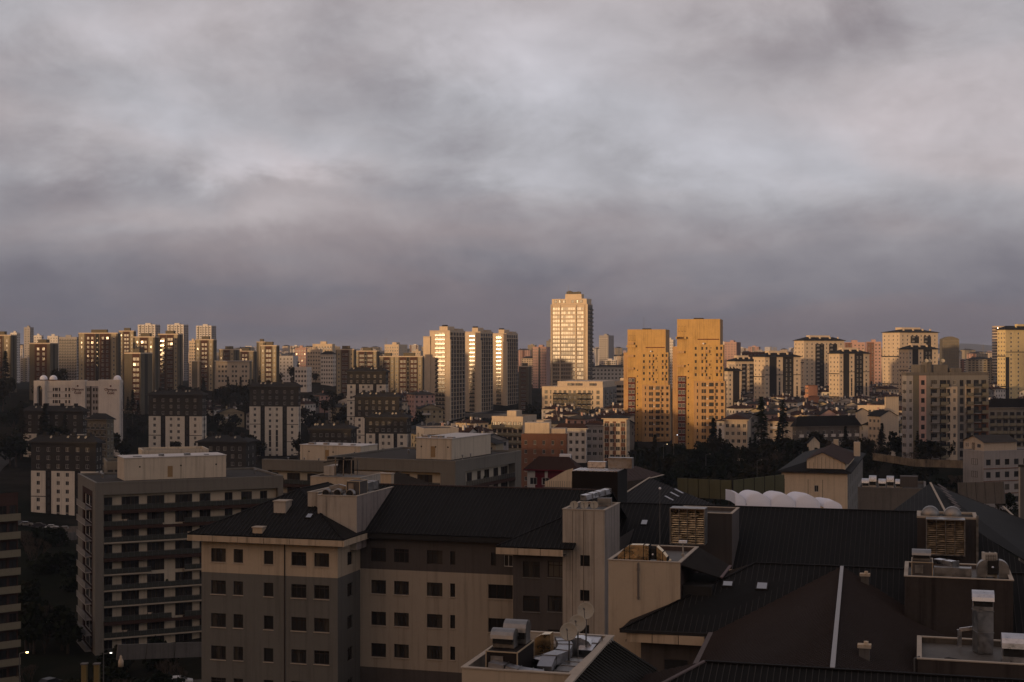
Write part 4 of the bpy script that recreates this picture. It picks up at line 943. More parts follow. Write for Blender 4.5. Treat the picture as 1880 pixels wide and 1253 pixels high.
run_wall('panel_fence', 'tall olive panel fence behind the vaulted white canopy', 'fence', [at(1245, 912, 262), at(1345, 918, 250), at(1440, 905, 262)], 3.4, plaster((.10, .095, .05)), panels=5, pm=CHAR)
run_wall('garden_wall', 'pale panelled wall right of the dark hipped roof', 'wall', [at(1760, 925, 270), at(1845, 925, 262)], 4.0, CONCD, panels=5)
# white vaulted canopy
def canopy():
    o = empty('vaulted_canopy', 'row of white membrane vaults glowing behind the dark roof ridge', 'canopy', at(1350, 932, 196))
    w = (1543 - 1343) / F * 196 / 4.45; s = -.30
    for i in range(5):
        m = MB(); m.smooth = True; n = 14; D_ = 9.0; half = i == 4; first = -.55 if i == 0 else 0
        x0 = (i - .55) * w; 
        for j in range(n + 1):
            t = math.pi * j / n; x = x0 + w / 2 - math.cos(t) * w / 2 * (1.0 if not half else .75); z = .42 + math.sin(t) * w * .46 * (1 if not half else .55)
            if i == 0: x = max(x, 0)
            for k, yy in enumerate((-.0, .25, D_ * .5, D_)):
                m.v.append((x, yy + x * s * .2, (0 if k == 0 else z) - x * .03 + (0 if k < 3 else -.3)))
        for j in range(n):
            for k in range(3): q = j * 4 + k; m.f.append((q, q + 4, q + 5, q + 1)); m.mi.append(0)
        v_ob = m.build('vault', VEIL, o)
        if i: m = MB(); m.bar((x0 + .02, -.02, .50 - x0 * .03), (x0 + .02, 8.8, .30 - x0 * .03), .07, .07); m.build('seam', GREY, v_ob)
canopy()
# maroon and white house
b = plain_block('house', 'red and white house with hipped roof and white roof vent, by the corner balcony block', -16, 968, 1058, 1066, 300, 866, plaster((.13, .02, .03)), 4, base=-40, roof=2.6, rtop=ROOFR, ww=1.6, zones=[(0, .16, 0, 1, WHITE2), (.36, .42, 0, 1, WHITE2)])
b.box('roof_vent', b.W * .60, b.W * .82, 2.5, 3.5, b.H + 2.0, b.H + 3.4, WPAINT)
b = Bld('annex', 'cream wedge shaped annex wall in front of the red and white house', -16, 240, 885, xl=1000, xc=1052, xr=1056, base=-36, cat='building', D=6)
b.face('F', plaster((.22, .13, .07)), [], [(0, b.W, b.H - 1.0, b.H, CREAM)]); b.face('R', CREAM2); b.face('L', CREAM2); b.cap(CHAR, par=0)
b.wall.poly([(b.W * .08, -.01, b.H), (b.W, -.01, b.H), (b.W, -.01, b.H + 2.3), (b.W * .75, -.01, b.H + 1.9)], b.mi(CREAM)); b.done()
m = MB(); m.bar((0, -1.2, b.H - .9), (b.W, -1.2, b.H - .9), .1, .12)
for i in range(14): m.bar((b.W * i / 13, -1.2, b.H - .9), (b.W * i / 13, -1.2, b.H + .2), .05, .05)
m.build('railing', RAIL, b.o)
# ------------------------------------------------------------------ the building complex below the camera
AZ = R(-16); U = Vector((math.cos(AZ), math.sin(AZ), 0)); V = Vector((-math.sin(AZ), math.cos(AZ), 0)); ZU = Vector((0, 0, 1))
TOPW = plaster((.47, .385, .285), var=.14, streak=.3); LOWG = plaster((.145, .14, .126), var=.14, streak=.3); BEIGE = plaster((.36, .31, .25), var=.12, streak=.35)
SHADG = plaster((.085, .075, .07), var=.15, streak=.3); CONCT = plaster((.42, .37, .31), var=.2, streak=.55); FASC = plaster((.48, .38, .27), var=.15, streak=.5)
COPE = plaster((.42, .36, .29), var=.25, streak=.1); DECK = plaster((.10, .09, .078), var=.5, streak=0, rough=.6)
SEAM = plaster((.050, .046, .043), rough=.6, streak=0)
def roof_plane(parent, pts, down, mat=ROOFM, gap=.45, rib=.05, name='roof_slope', seam='standing_seam', rmat=None, th=.10):
    """One sloping roof face with its raised seams; down is the horizontal direction in which it falls."""
    p0 = parent.location; inv = Matrix.Rotation(-parent.rotation_euler.z, 3, 'Z'); P = [inv @ (Vector(p) - p0) for p in pts]; down = (inv @ Vector(down)).normalized()
    n = (P[1] - P[0]).cross(P[2] - P[0]).normalized()
    if n.z < 0: P.reverse(); n = -n
    m = MB(); m.poly(P); m.poly([p - n * th for p in reversed(P)])
    for a_, b_ in zip(P, P[1:] + P[:1]): m.poly([a_, a_ - n * th, b_ - n * th, b_])
    o = m.build(name, mat, parent)
    across = Vector((-down.y, down.x, 0)); s = MB()
    c = [p.dot(across) for p in P]; k = math.ceil(min(c) / gap) * gap; d2 = down - n * down.dot(n); 
    while k < max(c):
        hit = []
        for a_, b_ in zip(P, P[1:] + P[:1]):
            ca, cb = a_.dot(across) - k, b_.dot(across) - k
            if ca * cb < 0: hit.append(a_ + (b_ - a_) * (ca / (ca - cb)))
        if len(hit) == 2 and (hit[0] - hit[1]).length > .3:
            s.bar(hit[0] + n * rib * .5, hit[1] + n * rib * .5, .035, rib, up=n)
        k += gap
    q = s.build(seam, rmat or (SEAM if mat in (ROOFM, ROOFP) else mat), o); q['kind'] = 'stuff'
    return o
def capbar(parent, a_, b_, w=.3, h=.12, mat=None, name='ridge_cap'):
    inv = Matrix.Rotation(-parent.rotation_euler.z, 3, 'Z'); m = MB(); m.bar(inv @ (Vector(a_) - parent.location), inv @ (Vector(b_) - parent.location), w, h); return m.build(name, mat or ROOFP, parent)
def wins(b, f, cols, rows, wh, key, st):   # cols: (px, w px); rows: py of centres measured at column px
    return
def tF(b, px):   # distance along the front wall at which column px is seen
    o = b.o.location; k = (px - 940) / F; u = (math.cos(b.a), math.sin(b.a)); return (k * o.y - o.x) / (u[0] - k * u[1])
def zF(b, px, py):
    t = tF(b, px); Yp = b.o.location.y + math.sin(b.a) * t; return pz(py, Yp) - b.zb
def front_ops(b, lst):
    r = []
    for px, w, py, h, key in lst:
        t0 = tF(b, px - w / 2); t1 = tF(b, px + w / 2); za = zF(b, px, py + h / 2); zc_ = zF(b, px, py - h / 2); r.append((t0, za, t1 - t0, zc_ - za, key))
    return r
def sills(b, ops, mat):
    for t, z, w, h, k in ops: b.box('sill', t - .06, t + w + .06, -.09, -.003, z - .09, z - .01, mat)
def pipes(b, t, z0, z1, mat=FRAME):
    m = MB(); m.tube((t, -.08, z0), (t, -.08, z1), .06); m.build('downpipe', mat, b.o)

def onplane(px, py, p0, n):
    r = Vector(((px - 940) / F, 1, -(py - 645) / F)); return r * (Vector(p0).dot(n) / r.dot(n))
NV = ZU - V * .45
# left wing
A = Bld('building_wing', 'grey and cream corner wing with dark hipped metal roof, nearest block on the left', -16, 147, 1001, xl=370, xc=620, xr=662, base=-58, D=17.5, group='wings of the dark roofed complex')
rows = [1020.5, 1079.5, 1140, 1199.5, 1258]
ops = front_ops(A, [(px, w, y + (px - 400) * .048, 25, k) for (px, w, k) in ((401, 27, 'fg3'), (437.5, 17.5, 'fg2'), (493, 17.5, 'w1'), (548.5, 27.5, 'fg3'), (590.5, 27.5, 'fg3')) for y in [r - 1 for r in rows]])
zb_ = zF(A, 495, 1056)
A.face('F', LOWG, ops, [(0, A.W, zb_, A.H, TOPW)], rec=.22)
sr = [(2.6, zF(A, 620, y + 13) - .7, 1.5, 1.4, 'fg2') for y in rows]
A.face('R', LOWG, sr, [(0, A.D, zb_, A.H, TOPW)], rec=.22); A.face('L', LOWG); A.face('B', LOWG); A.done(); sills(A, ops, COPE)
pipes(A, tF(A, 523), 0, A.H - .05)
z0 = A.H + A.zb
def loc(b, x, y, z): return b.o.location + U * x + V * y + ZU * z
# its roof: hipped, the ridge running back
ov = 1.05; ft = .72; e = A.H + ft; sl = .47
c1, c2, c3, c4 = (loc(A, -ov, -ov, e), loc(A, A.W + ov, -ov, e), loc(A, A.W + ov, A.D + ov, e), loc(A, -ov, A.D + ov, e))
ap = loc(A, A.W / 2, A.W / 2, e + (A.W / 2 + ov) * sl); ap2 = loc(A, A.W / 2, A.D - A.W / 2 + 6, e + (A.W / 2 + ov) * sl)
roof_plane(A.o, [c1, c2, ap], -V); roof_plane(A.o, [c2, c3, ap2, ap], U); roof_plane(A.o, [c4, c1, ap, ap2], -U)
for q in ((c1, ap), (c2, ap), (ap, ap2)): capbar(A.o, q[0] + ZU * .03, q[1] + ZU * .03, .22, .06)
def eaves(b, x0, x1, y0, y1, z, h, n, th=.12, sides=('F', 'R'), w=1.0):
    m = MB(); m.box(x0, x1, y0, y1, z + .001, z + .08); m.build('soffit', CONCD, b.o)
    if 'F' in sides:
        for i in range(n):
            a_, c_ = x0 + (x1 - x0) * i / n, x0 + (x1 - x0) * (i + 1) / n - .05
            m = MB(); m.box(a_, c_, y0 - th, y0, z, z + h); m.build('fascia_panel', FASC, b.o)
    if 'R' in sides:
        for i in range(max(1, n // 2)):
            k = max(1, n // 2); a_, c_ = y0 + (y1 - y0) * i / k, y0 + (y1 - y0) * (i + 1) / k - .05
            m = MB(); m.box(x1, x1 + th, a_ - (th if i == 0 else 0), c_, z, z + h); m.build('fascia_panel', FASC, b.o)
eaves(A, -ov, A.W + ov, -ov, 6.0, A.H, ft - .12, 6)
def small_box(name, label, cat, px, py, z, w, d, h, mat, cap=None, group=None, ledge=.08):
    """A little block standing on the roofs: base seen at px, py and lying at height z."""
    q = onz(px, py, z) if not isinstance(z, tuple) else onplane(px, py, *z); o = empty(name, label, cat, q, AZ, group)
    m = MB(); m.box(-w / 2, w / 2, -d / 2, d / 2, -.6, h); m.build('shaft', mat, o)
    m = MB(); m.box(-w / 2 - ledge, w / 2 + ledge, -d / 2 - ledge, d / 2 + ledge, h + .003, h + .12); m.build('cap', cap or COPE, o); return o
def skylight(label, px, py, z, slope, down=-V, w=.8, l=1.0):
    q = onplane(px, py, *z); o = empty('skylight', label, 'skylight', q, math.atan2(down.y, down.x) + math.pi / 2, 'roof windows')
    fr = link('frame', None, o)
    m = MB(); t = math.atan(slope)
    for (x0, x1, y0, y1) in ((-w / 2, -w / 2 + .1, -l / 2, l / 2), (w / 2 - .1, w / 2, -l / 2, l / 2), (-w / 2 + .1, w / 2 - .1, -l / 2, -l / 2 + .1), (-w / 2 + .1, w / 2 - .1, l / 2 - .1, l / 2)): m.box(x0, x1, y0, y1, -.1, .12)
    f = m.build('frame', CHAR, o); f.rotation_euler = (t, 0, 0)
    m = MB(); m.poly([(-w / 2 + .1, -l / 2 + .1, .09), (w / 2 - .1, -l / 2 + .1, .09), (w / 2 - .1, l / 2 - .1, .09), (-w / 2 + .1, l / 2 - .1, .09)]); g = m.build('pane', glass((.05, .05, .06), .05, .1, 4.5), o); g.rotation_euler = (t, 0, 0)
    bpy.data.objects.remove(fr)
    return o
small_box('chimney', 'square plastered chimney on the left hip of the nearest hipped roof', 'chimney', 519, 935, (c1, ZU - V * sl), 1.4, 1.5, .85, CONCT)
small_box('roof_vent', 'low cream vent box in the middle of the nearest hipped roof', 'roof vent', 476, 975, (c1, ZU - V * sl), 1.1, .9, .35, FASC)
skylight('small skylight high on the nearest hipped roof', 568, 948, (c1, ZU - V * sl), sl)

# long wing
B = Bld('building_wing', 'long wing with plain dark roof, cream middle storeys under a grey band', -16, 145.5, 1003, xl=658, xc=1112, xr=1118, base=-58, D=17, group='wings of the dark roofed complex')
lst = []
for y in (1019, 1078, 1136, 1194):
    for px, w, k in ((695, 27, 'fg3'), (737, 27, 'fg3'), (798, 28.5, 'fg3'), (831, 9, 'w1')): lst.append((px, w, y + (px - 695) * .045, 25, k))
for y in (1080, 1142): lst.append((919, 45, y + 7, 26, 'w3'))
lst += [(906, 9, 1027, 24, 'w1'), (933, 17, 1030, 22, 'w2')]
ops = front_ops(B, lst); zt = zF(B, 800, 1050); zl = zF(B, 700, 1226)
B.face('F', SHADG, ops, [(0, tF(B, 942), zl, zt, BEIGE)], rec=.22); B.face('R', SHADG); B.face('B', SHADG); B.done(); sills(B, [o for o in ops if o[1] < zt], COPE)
e = B.H + .62
br = loc(B, -4, B.D / 2, e + (B.D / 2 + .9) * .45); br2 = loc(B, B.W - 1.2, B.D / 2, e + (B.D / 2 + .9) * .45)
roof_plane(B.o, [loc(B, -4, -.9, e), loc(B, B.W - 1.2, -.9, e), br2, br], -V); roof_plane(B.o, [loc(B, -4, B.D + .9, e), loc(B, B.W - 1.2, B.D + .9, e), br2, br], V)
m = MB(); k = B.W + 2.8
for i in range(56): m.box(-4 + k * i / 56, -4 + k * (i + .82) / 56, B.D / 2 - .16, B.D / 2 + .16, e + (B.D / 2 + .9) * .45 - .02, e + (B.D / 2 + .9) * .45 + .10)
m.build('ridge_cap', plaster((.07, .05, .045), streak=0), B.o)
B.box('soffit', 0, B.W, -.9, 0, B.H + .0, B.H + .5, CHAR)
# projecting bay with its own hip
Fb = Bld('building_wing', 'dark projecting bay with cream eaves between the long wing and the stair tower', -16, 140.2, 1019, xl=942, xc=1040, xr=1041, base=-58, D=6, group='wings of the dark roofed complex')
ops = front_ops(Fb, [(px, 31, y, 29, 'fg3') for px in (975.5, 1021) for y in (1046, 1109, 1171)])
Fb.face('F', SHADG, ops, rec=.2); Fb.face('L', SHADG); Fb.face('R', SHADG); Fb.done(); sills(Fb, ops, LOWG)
e = Fb.H + .75; q0 = loc(Fb, -1.4, -1.2, e); q1 = loc(Fb, Fb.W + 1, -1.2, e); q2 = loc(Fb, Fb.W + 1, -1.2 + Fb.W + 2.4, e + (Fb.W + 2.4) * .45); 
roof_plane(Fb.o, [q0, q1, q2], -V); roof_plane(Fb.o, [q0, q2, loc(Fb, -1.4, 8, e)], -U); capbar(Fb.o, q0 + ZU * .04, q2 + ZU * .04, .2, .06)
eaves(Fb, -1.4, Fb.W, -1.2, 2, Fb.H, .62, 3, sides=('F',))

def tower_box(name, label, cat, Y, top, xl, xc, xr, base, mat, smat, side='R', D=None, ops=(), deck=DECK, par=.35, group=None, drop=.35):
    b = Bld(name, label, -16, Y, top, xl=xl, xc=xc, xr=xr, side=side, base=base, D=D, cat=cat, group=group)
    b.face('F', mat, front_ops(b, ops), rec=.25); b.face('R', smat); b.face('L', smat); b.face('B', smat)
    b.wall.poly([(0, 0, b.H - drop), (b.W, 0, b.H - drop), (b.W, b.D, b.H - drop), (0, b.D, b.H - drop)], b.mi(deck))
    i = b.mi(smat); t = .22
    for P_ in (((0, t, 0), (b.W, t, 0)), ((0, b.D - t, 0), (b.W, b.D - t, 0)), ((t, 0, 0), (t, b.D, 0)), ((b.W - t, 0, 0), (b.W - t, b.D, 0))):
        (xa, ya, _), (xb_, yb, _) = P_; b.wall.poly([(xa, ya, b.H - drop), (xb_, yb, b.H - drop), (xb_, yb, b.H), (xa, ya, b.H)], i)
    b.done()
    c = MB()
    c.box(-.06, b.W + .06, -.06, t + .02, b.H + .002, b.H + .07); c.box(-.06, b.W + .06, b.D - t - .02, b.D + .06, b.H + .002, b.H + .07); c.box(-.06, t + .02, t + .025, b.D - t - .025, b.H + .002, b.H + .07); c.box(b.W - t - .02, b.W + .06, t + .025, b.D - t - .025, b.H + .002, b.H + .07)
    c.build('coping', COPE, b.o); return b
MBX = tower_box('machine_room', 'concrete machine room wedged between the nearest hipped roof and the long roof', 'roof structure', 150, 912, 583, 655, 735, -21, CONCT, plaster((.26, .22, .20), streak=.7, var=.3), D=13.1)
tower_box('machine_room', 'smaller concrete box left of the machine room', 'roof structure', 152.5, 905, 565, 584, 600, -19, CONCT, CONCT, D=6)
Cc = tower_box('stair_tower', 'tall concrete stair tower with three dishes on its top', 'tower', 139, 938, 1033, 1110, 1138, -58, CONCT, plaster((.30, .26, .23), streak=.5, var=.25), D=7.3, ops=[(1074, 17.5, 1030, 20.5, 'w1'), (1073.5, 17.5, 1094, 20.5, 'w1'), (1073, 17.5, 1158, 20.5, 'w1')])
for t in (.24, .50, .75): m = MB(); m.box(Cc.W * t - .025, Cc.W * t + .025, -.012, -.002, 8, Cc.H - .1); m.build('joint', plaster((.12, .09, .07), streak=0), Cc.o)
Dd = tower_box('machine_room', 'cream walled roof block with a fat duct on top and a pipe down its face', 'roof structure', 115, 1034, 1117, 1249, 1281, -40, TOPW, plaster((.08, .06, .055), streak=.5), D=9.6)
m = MB(); tt_ = tF(Dd, 1172); m.tube((tt_, -.14, Dd.H - .25), (tt_, -.14, Dd.H - 3.1), .075, n=10); m.tube((tt_, -.14, Dd.H - .25), (tt_, .1, Dd.H - .1), .075, n=10); m.tube((tt_, -.14, Dd.H - .75), (tt_, -.14, Dd.H - .55), .11, n=10); m.tube((tt_, -.14, Dd.H - 3.0), (tt_, -.14, Dd.H - 2.85), .11, n=10)
m.build('waste_pipe', plaster((.16, .14, .12), streak=0), Dd.o)

# ducts ---------------------------------------------------------------
def duct(label, pts, w, h, mat=ALU, cat='duct', name='ventilation_duct', group=None, seg=1.1):
    """Rectangular sheet metal duct following pts, every length a part with a flange at its end."""
    p0 = Vector(pts[0]); o = empty(name, label, cat, p0, 0, group); P = [Vector(p) - p0 for p in pts]
    for a_, b_ in zip(P, P[1:]):
        L_ = (b_ - a_).length; k = max(1, round(L_ / seg))
        for i in range(k):
            q0 = a_.lerp(b_, i / k); q1 = a_.lerp(b_, (i + 1) / k); dd = (b_ - a_).normalized()
            m = MB(); m.bar(q0, q1 - dd * .04, w, h); s_ = m.build('duct_section', mat, o)
            m = MB(); m.bar(q1 - dd * .04, q1, w + .08, h + .08); m.build('flange', ALUD, s_)
    return o
def bend(c, r, a0, a1, n, plane='xz'):
    r_ = []
    for i in range(n + 1):
        t = R(a0 + (a1 - a0) * i / n)
        r_.append(c + U * (math.cos(t) * r) + ZU * (math.sin(t) * r) if plane == 'xz' else c + U * (math.cos(t) * r) + V * (math.sin(t) * r))
    return r_
def cowl(label, loc_, w=1.1, h=1.0, l=.9, mat=ALU):
    """Box with a curved hood, as on kitchen extractors."""
    o = empty('extractor_hood', label, 'extractor hood', loc_, AZ)
    m = MB(); m.box(-w / 2, w / 2, -l / 2, l / 2, 0, h * .55); m.build('base', mat, o)
    m = MB(); n = 8; pr = [(-l / 2 + 0, h * .55)] + [(-l / 2 - .35 + (l + .35) * (.5 - .5 * math.cos(math.pi * i / n)) , h * .55 + .5 * h * math.sin(math.pi * i / n)) for i in range(n + 1)]
    for a_, b_ in zip(pr[1:], pr[2:]): m.poly([(-w / 2 - .05, a_[0], a_[1]), (w / 2 + .05, a_[0], a_[1]), (w / 2 + .05, b_[0], b_[1]), (-w / 2 - .05, b_[0], b_[1])])
    for s in (-1, 1): m.poly([(s * (w / 2 + .05), a_[0], a_[1]) for a_ in pr[1:]])
    m.build('hood', mat, o); m = MB(); m.box(-w / 2 + .05, w / 2 - .05, -l / 2 - .2, -l / 2 - .1, h * .25, h * .54); m.build('grille', CHAR, o); return o
# fat duct on the cream block
d0 = loc(Dd, .55, 1.1, Dd.H - .1)
o = empty('ventilation_duct', 'fat arched metal duct catching warm light on the cream roof block', 'duct', d0, AZ)
for i, (x0, x1, za, zc_) in enumerate(((0, .55, .35, .95), (.55, 1.0, .95, 1.25), (1.0, 2.15, 1.25, 1.28), (2.15, 2.6, 1.28, 1.25), (3.25, 3.75, 1.2, .75), (3.75, 4.1, .75, .3))):
    m = MB(); i_ = len(m.v); m.v += [(x0, 0, 0), (x1, 0, 0), (x1, .9, 0), (x0, .9, 0), (x0, 0, za), (x1, 0, zc_), (x1, .9, zc_), (x0, .9, za)]
    for f in ((0, 1, 5, 4), (1, 2, 6, 5), (2, 3, 7, 6), (3, 0, 4, 7), (4, 5, 6, 7)): m.f.append(f); m.mi.append(0)
    s_ = m.build('duct_section', GOLDM, o); m = MB(); m.box(x1 - .02, x1 + .03, -.05, .95, 0, zc_ + .05); m.build('flange', CHAR, s_)
m = MB(); m.lathe([(.01, 0), (.34, 0), (.36, .9), (.2, 1.05), (.01, 1.1)], 14, (2.92, .45, .1)); m.build('fan_housing', CHAR, o); m = MB(); m.lathe([(.01, 0), (.08, .03), (.01, .06)], 8, (2.92, .05, .55), axis=(0, -1, 0)); m.build('fan_cap', WPAINT, o)
q = loc(Dd, 3.2, 6.0, Dd.H - .3); o = empty('antenna_mast', 'thin lightning mast with a ball tip on the cream roof block', 'mast', q)
m = MB(); m.tube((0, 0, 0), (0, 0, 5.6), .045, .03, n=6); m.build('pole', RAIL, o); m = MB(); m.smooth = True; m.lathe([(.001, -.12), (.1, -.06), (.12, 0), (.1, .06), (.001, .12)], 10, (0, 0, 5.7)); m.build('ball_tip', WPAINT, o)
q = loc(Dd, Dd.W - .3, 3.2, Dd.H); o = empty('floodlight', 'white floodlight on a short post at the right rim of the cream block', 'floodlight', q, AZ)
m = MB(); m.tube((0, 0, 0), (0, 0, 1.2), .06); m.box(-.12, .12, -.12, .12, .1, .3); m.build('post', CONC, o); m = MB(); m.box(-.32, .32, -.25, .15, 1.2, 1.4); m.build('lamp_head', WPAINT, o)
m = MB(); m.smooth = True; m.lathe([(.01, .12), (.3, .1), (.34, 0)], 14); tag(m.build('roof_vent', GOLDM, None, loc(Dd, 4.3, 3.4, Dd.H - .33)), 'flat round metal vent lid right of the fat arched duct', 'roof vent')
# lean-to right of the cream block
o = empty('lean_to_roof', 'small corrugated lean-to roof falling away right of the cream roof block', 'roof', at(1283, 1006, 124.4))
roof_plane(o, [at(1283, 1006, 124.4), at(1252, 1038, 115.2), at(1324, 1062, 116.6), at(1341, 1040, 122.9)], (at(1324, 1062, 116.6) - at(1252, 1038, 115.2)) * Vector((1, 1, 0)), mat=ROOFP, gap=.22, rib=.06)
capbar(o, at(1324, 1062, 116.6) + ZU * .05, at(1341, 1040, 122.9) + ZU * .05, .25, .1, plaster((.14, .10, .10), streak=0))
m = MB(); m.box(0, 2.4, .3, 7, -30, -1.6); w = m.build('wall', CHAR, o, at(1252, 1040, 115.4) - o.location, AZ)
# middle wing with skylights
SL = .45; EZ = -22.0; RZ_ = -17.7
EL = onz(1138, 1157, EZ); dR = (RZ_ - EZ) / SL
hipG = EL + (U + V) * dR + ZU * (RZ_ - EZ)
rG = hipG + U * 33; vb = onz(1305, 1164, EZ)
kk = 7.05; junction = hipG + U * kk
ridI = Vector((17.8, 79.0, RZ_)); 
Gw = empty('building_wing', 'wing with two bright skylights, running behind the big cross roof', 'building', EL - ZU * 36, AZ, 'wings of the dark roofed complex')
roof_plane(Gw, [EL, vb, junction, hipG], -V); roof_plane(Gw, [EL, hipG, EL + V * dR * 2], -U)
roof_plane(Gw, [hipG, rG, rG + V * dR - ZU * (RZ_ - EZ), hipG + V * dR - ZU * (RZ_ - EZ)], V)
roof_plane(Gw, [junction, rG, rG - V * dR * 1.1 - ZU * (RZ_ - EZ) * 1.1, junction + U * dR * 1.1 - V * dR * 1.1 - ZU * (RZ_ - EZ) * 1.1], -V)
capbar(Gw, EL + ZU * .05, hipG + ZU * .05, .22, .07); capbar(Gw, hipG + ZU * .05, rG + ZU * .05, .22, .07); capbar(Gw, EL - V * .05 + ZU * -.06, vb - V * .05 - ZU * .06, .25, .22, CHAR, 'gutter')
nG = 3; LG = (vb - EL).dot(U)
for i in range(nG): 
    m = MB(); m.box(.5 + (LG - .9) * i / nG, .5 + (LG - .9) * (i + 1) / nG - .06, .15, .3, 36 - .92, 36 - .22); m.build('fascia_panel', FASC, Gw)
m = MB(); m.box(.4, LG - .2, .31, 1.5, 36 - .95, 36 - .80); m.build('soffit', CHAR, Gw)
m = MB(); m.box(1.4, 22, 1.5, 12, 0, 36 - .96); m.build('wall', SHADG, Gw)
m = MB(); m.box(LG - 3.8, LG - 2.0, 1.4, 1.48, 31.2, 33.6); m.build('window', GL, Gw)
skylight('left one of the two skylights on the wing behind the cross roof', 1336, 1073, (EL, NV), SL, w=.95, l=.9); skylight('right one of the two skylights on the wing behind the cross roof', 1399, 1077, (EL, NV), SL, w=1.0, l=1.15)
# big cross roof towards the camera
dH = (ridI - junction); dHn = Vector((dH.x, dH.y, 0)).normalized(); sideL = Vector((dHn.y, -dHn.x, 0)); 
if sideL.x > 0: sideL = -sideL
Hw = empty('building_wing', 'big cross roof with fine ribs and a long pale hip line, falling towards the viewer', 'building', Vector((ridI.x, ridI.y, -58)), 0, 'wings of the dark roofed complex')
e1 = vb; e2 = ridI + sideL * dR - ZU * (RZ_ - EZ)
roof_plane(Hw, [junction, e1, e2 + (-dHn) * 0, ridI], sideL, mat=ROOFP, gap=.52, rib=.06, rmat=plaster((.062, .050, .048), rough=.6, streak=0))
wr = 15.0
roof_plane(Hw, [junction, ridI, ridI - sideL * wr - ZU * wr * SL, junction - sideL * wr - ZU * wr * SL], -sideL, mat=ROOFP, gap=.52, rib=.06, rmat=plaster((.062, .050, .048), rough=.6, streak=0))
capbar(Hw, junction + ZU * .08 + dHn * .5, ridI + ZU * .08, .27, .10, plaster((.24, .225, .225), rough=.4, streak=0))
capbar(Hw, e1 + ZU * .0, e2 + ZU * 0, .35, .25, plaster((.12, .10, .095), streak=.2), 'gutter')
for nm, px, py in (('upper of the two cream roof chimneys right of the pale hip line', 1588, 1072), ('lower of the two cream roof chimneys right of the pale hip line', 1587, 1208)):
    o = small_box('chimney', nm, 'chimney', px, py, (ridI, ZU - sideL * SL), .62, .55, .62, CONCD, None, 'cream capped roof chimneys'); m = MB(); m.box(-.4, .4, -.32, .32, .63, .82); m.build('hood', FASC, o); m = MB(); m.tube((.1, 0, .82), (.1, 0, 1.0), .14); m.build('flue', CREAM, o)
# front ridge at the bottom
Iw = empty('building_wing', 'nearest roof ridge along the bottom border with its left hip', 'building', Vector((ridI.x, ridI.y, -58)) - V * 3, 0, 'wings of the dark roofed complex')
hi = ridI - U * 7.1; hr = ridI + U * 22; dn = lambda p, d_, k: p + d_ * k - ZU * k * SL
roof_plane(Iw, [hi, hr, dn(hr, -V, 9), dn(hi - U * 9, -V, 9)], -V, gap=.35); roof_plane(Iw, [hi, dn(hi - V * 9, -U, 9), dn(hi + V * 9, -U, 9)], -U, mat=ROOFP, gap=.52, rib=.06, rmat=plaster((.062, .050, .048), rough=.6, streak=0))
roof_plane(Iw, [hi, hr, dn(hr, V, 9), dn(hi - U * 9, V, 9)], V, gap=.35); capbar(Iw, hi + ZU * .06, hr + ZU * .06, .24, .08); capbar(Iw, hi + ZU * .06, dn(hi - V * 9, -U, 9) + ZU * .06, .24, .08, plaster((.12, .10, .10), streak=0))
# rear roof with the two louvre boxes
kr = onz(1343, 930, RZ_); kl = kr - U * 26; kR = kr + U * 24
Kw = empty('building_wing', 'rear wing with a broad plain dark roof carrying two louvred boxes', 'building', Vector((kl.x, kl.y, -58)), 0, 'wings of the dark roofed complex')
roof_plane(Kw, [kl, kR, kR - V * 13 - ZU * 13 * SL + U * 10, kl - V * 13 - ZU * 13 * SL], -V, gap=.5); roof_plane(Kw, [kl, kR, dn(kR, V, 10), dn(kl, V, 10)], V, gap=.5); capbar(Kw, kl + ZU * .05, kR + ZU * .05, .25, .08)
m = MB(); m.box(3, 44, -12, 6, 0, 34.2); w = m.build('wall', SHADG, Kw); w.rotation_euler = (0, 0, AZ)
m = MB(); m.box(27, 33, -14, -13.6, 34, 35.2); w = m.build('parapet', FASC, Kw); w.rotation_euler = (0, 0, AZ)
skylight('bluish skylight between the stair tower and the first louvred box', 1183, 960, (kr, ZU - V * SL), SL, w=.85, l=1.2)
def louvre(label, px0, px1, py0, py1, Y, nb, ncol, gm):
    p = at(px0, py1, Y); o = empty('louvre_panel', label, 'louvre', p, AZ); k = 1 / (U.x - (px1 - 940) / F * U.y); W_ = ((px1 - 940) / F * p.y - p.x) * k; H_ = (py1 - py0) / F * Y
    m = MB(); m.box(0, .1, -.5, 1.5, 0, H_); m.box(W_ - .1, W_, -.5, 1.5, 0, H_); m.box(.1, W_ - .1, -.5, 1.5, 0, .1); m.box(.1, W_ - .1, -.5, 1.5, H_ - .1, H_); m.box(.1, W_ - .1, .3, 1.4, .1, H_ - .1); m.build('frame', ALUD, o)
    for j in range(ncol + 1):
        x = .1 + (W_ - .2) * j / ncol
        if 0 < j < ncol: m = MB(); m.box(x - .025, x + .025, -.5, -.3, .1, H_ - .1); m.build('mullion', ALUD, o)
    for i in range(nb):
        for j in range(ncol):
            x = .1 + (W_ - .2) * j / ncol; z = .12 + (H_ - .24) * i / nb; dz = (H_ - .24) / nb
            m = MB(); tw = random.uniform(-.03, .03); m.poly([(x + .03, -.33, z), (x + (W_ - .2) / ncol - .03, -.33, z), (x + (W_ - .2) / ncol - .03, -.14 + tw, z + dz * .92), (x + .03, -.14 - tw, z + dz * .92)]); m.build('blade', gm, o)
    return o
L1 = tower_box('machine_room', 'dark plastered roof box beside the golden louvre', 'roof structure', 150, 944, 1240, 1344, 1360, -24, plaster((.066, .058, .054), streak=.3), plaster((.10, .085, .08), streak=.3), D=6.0)
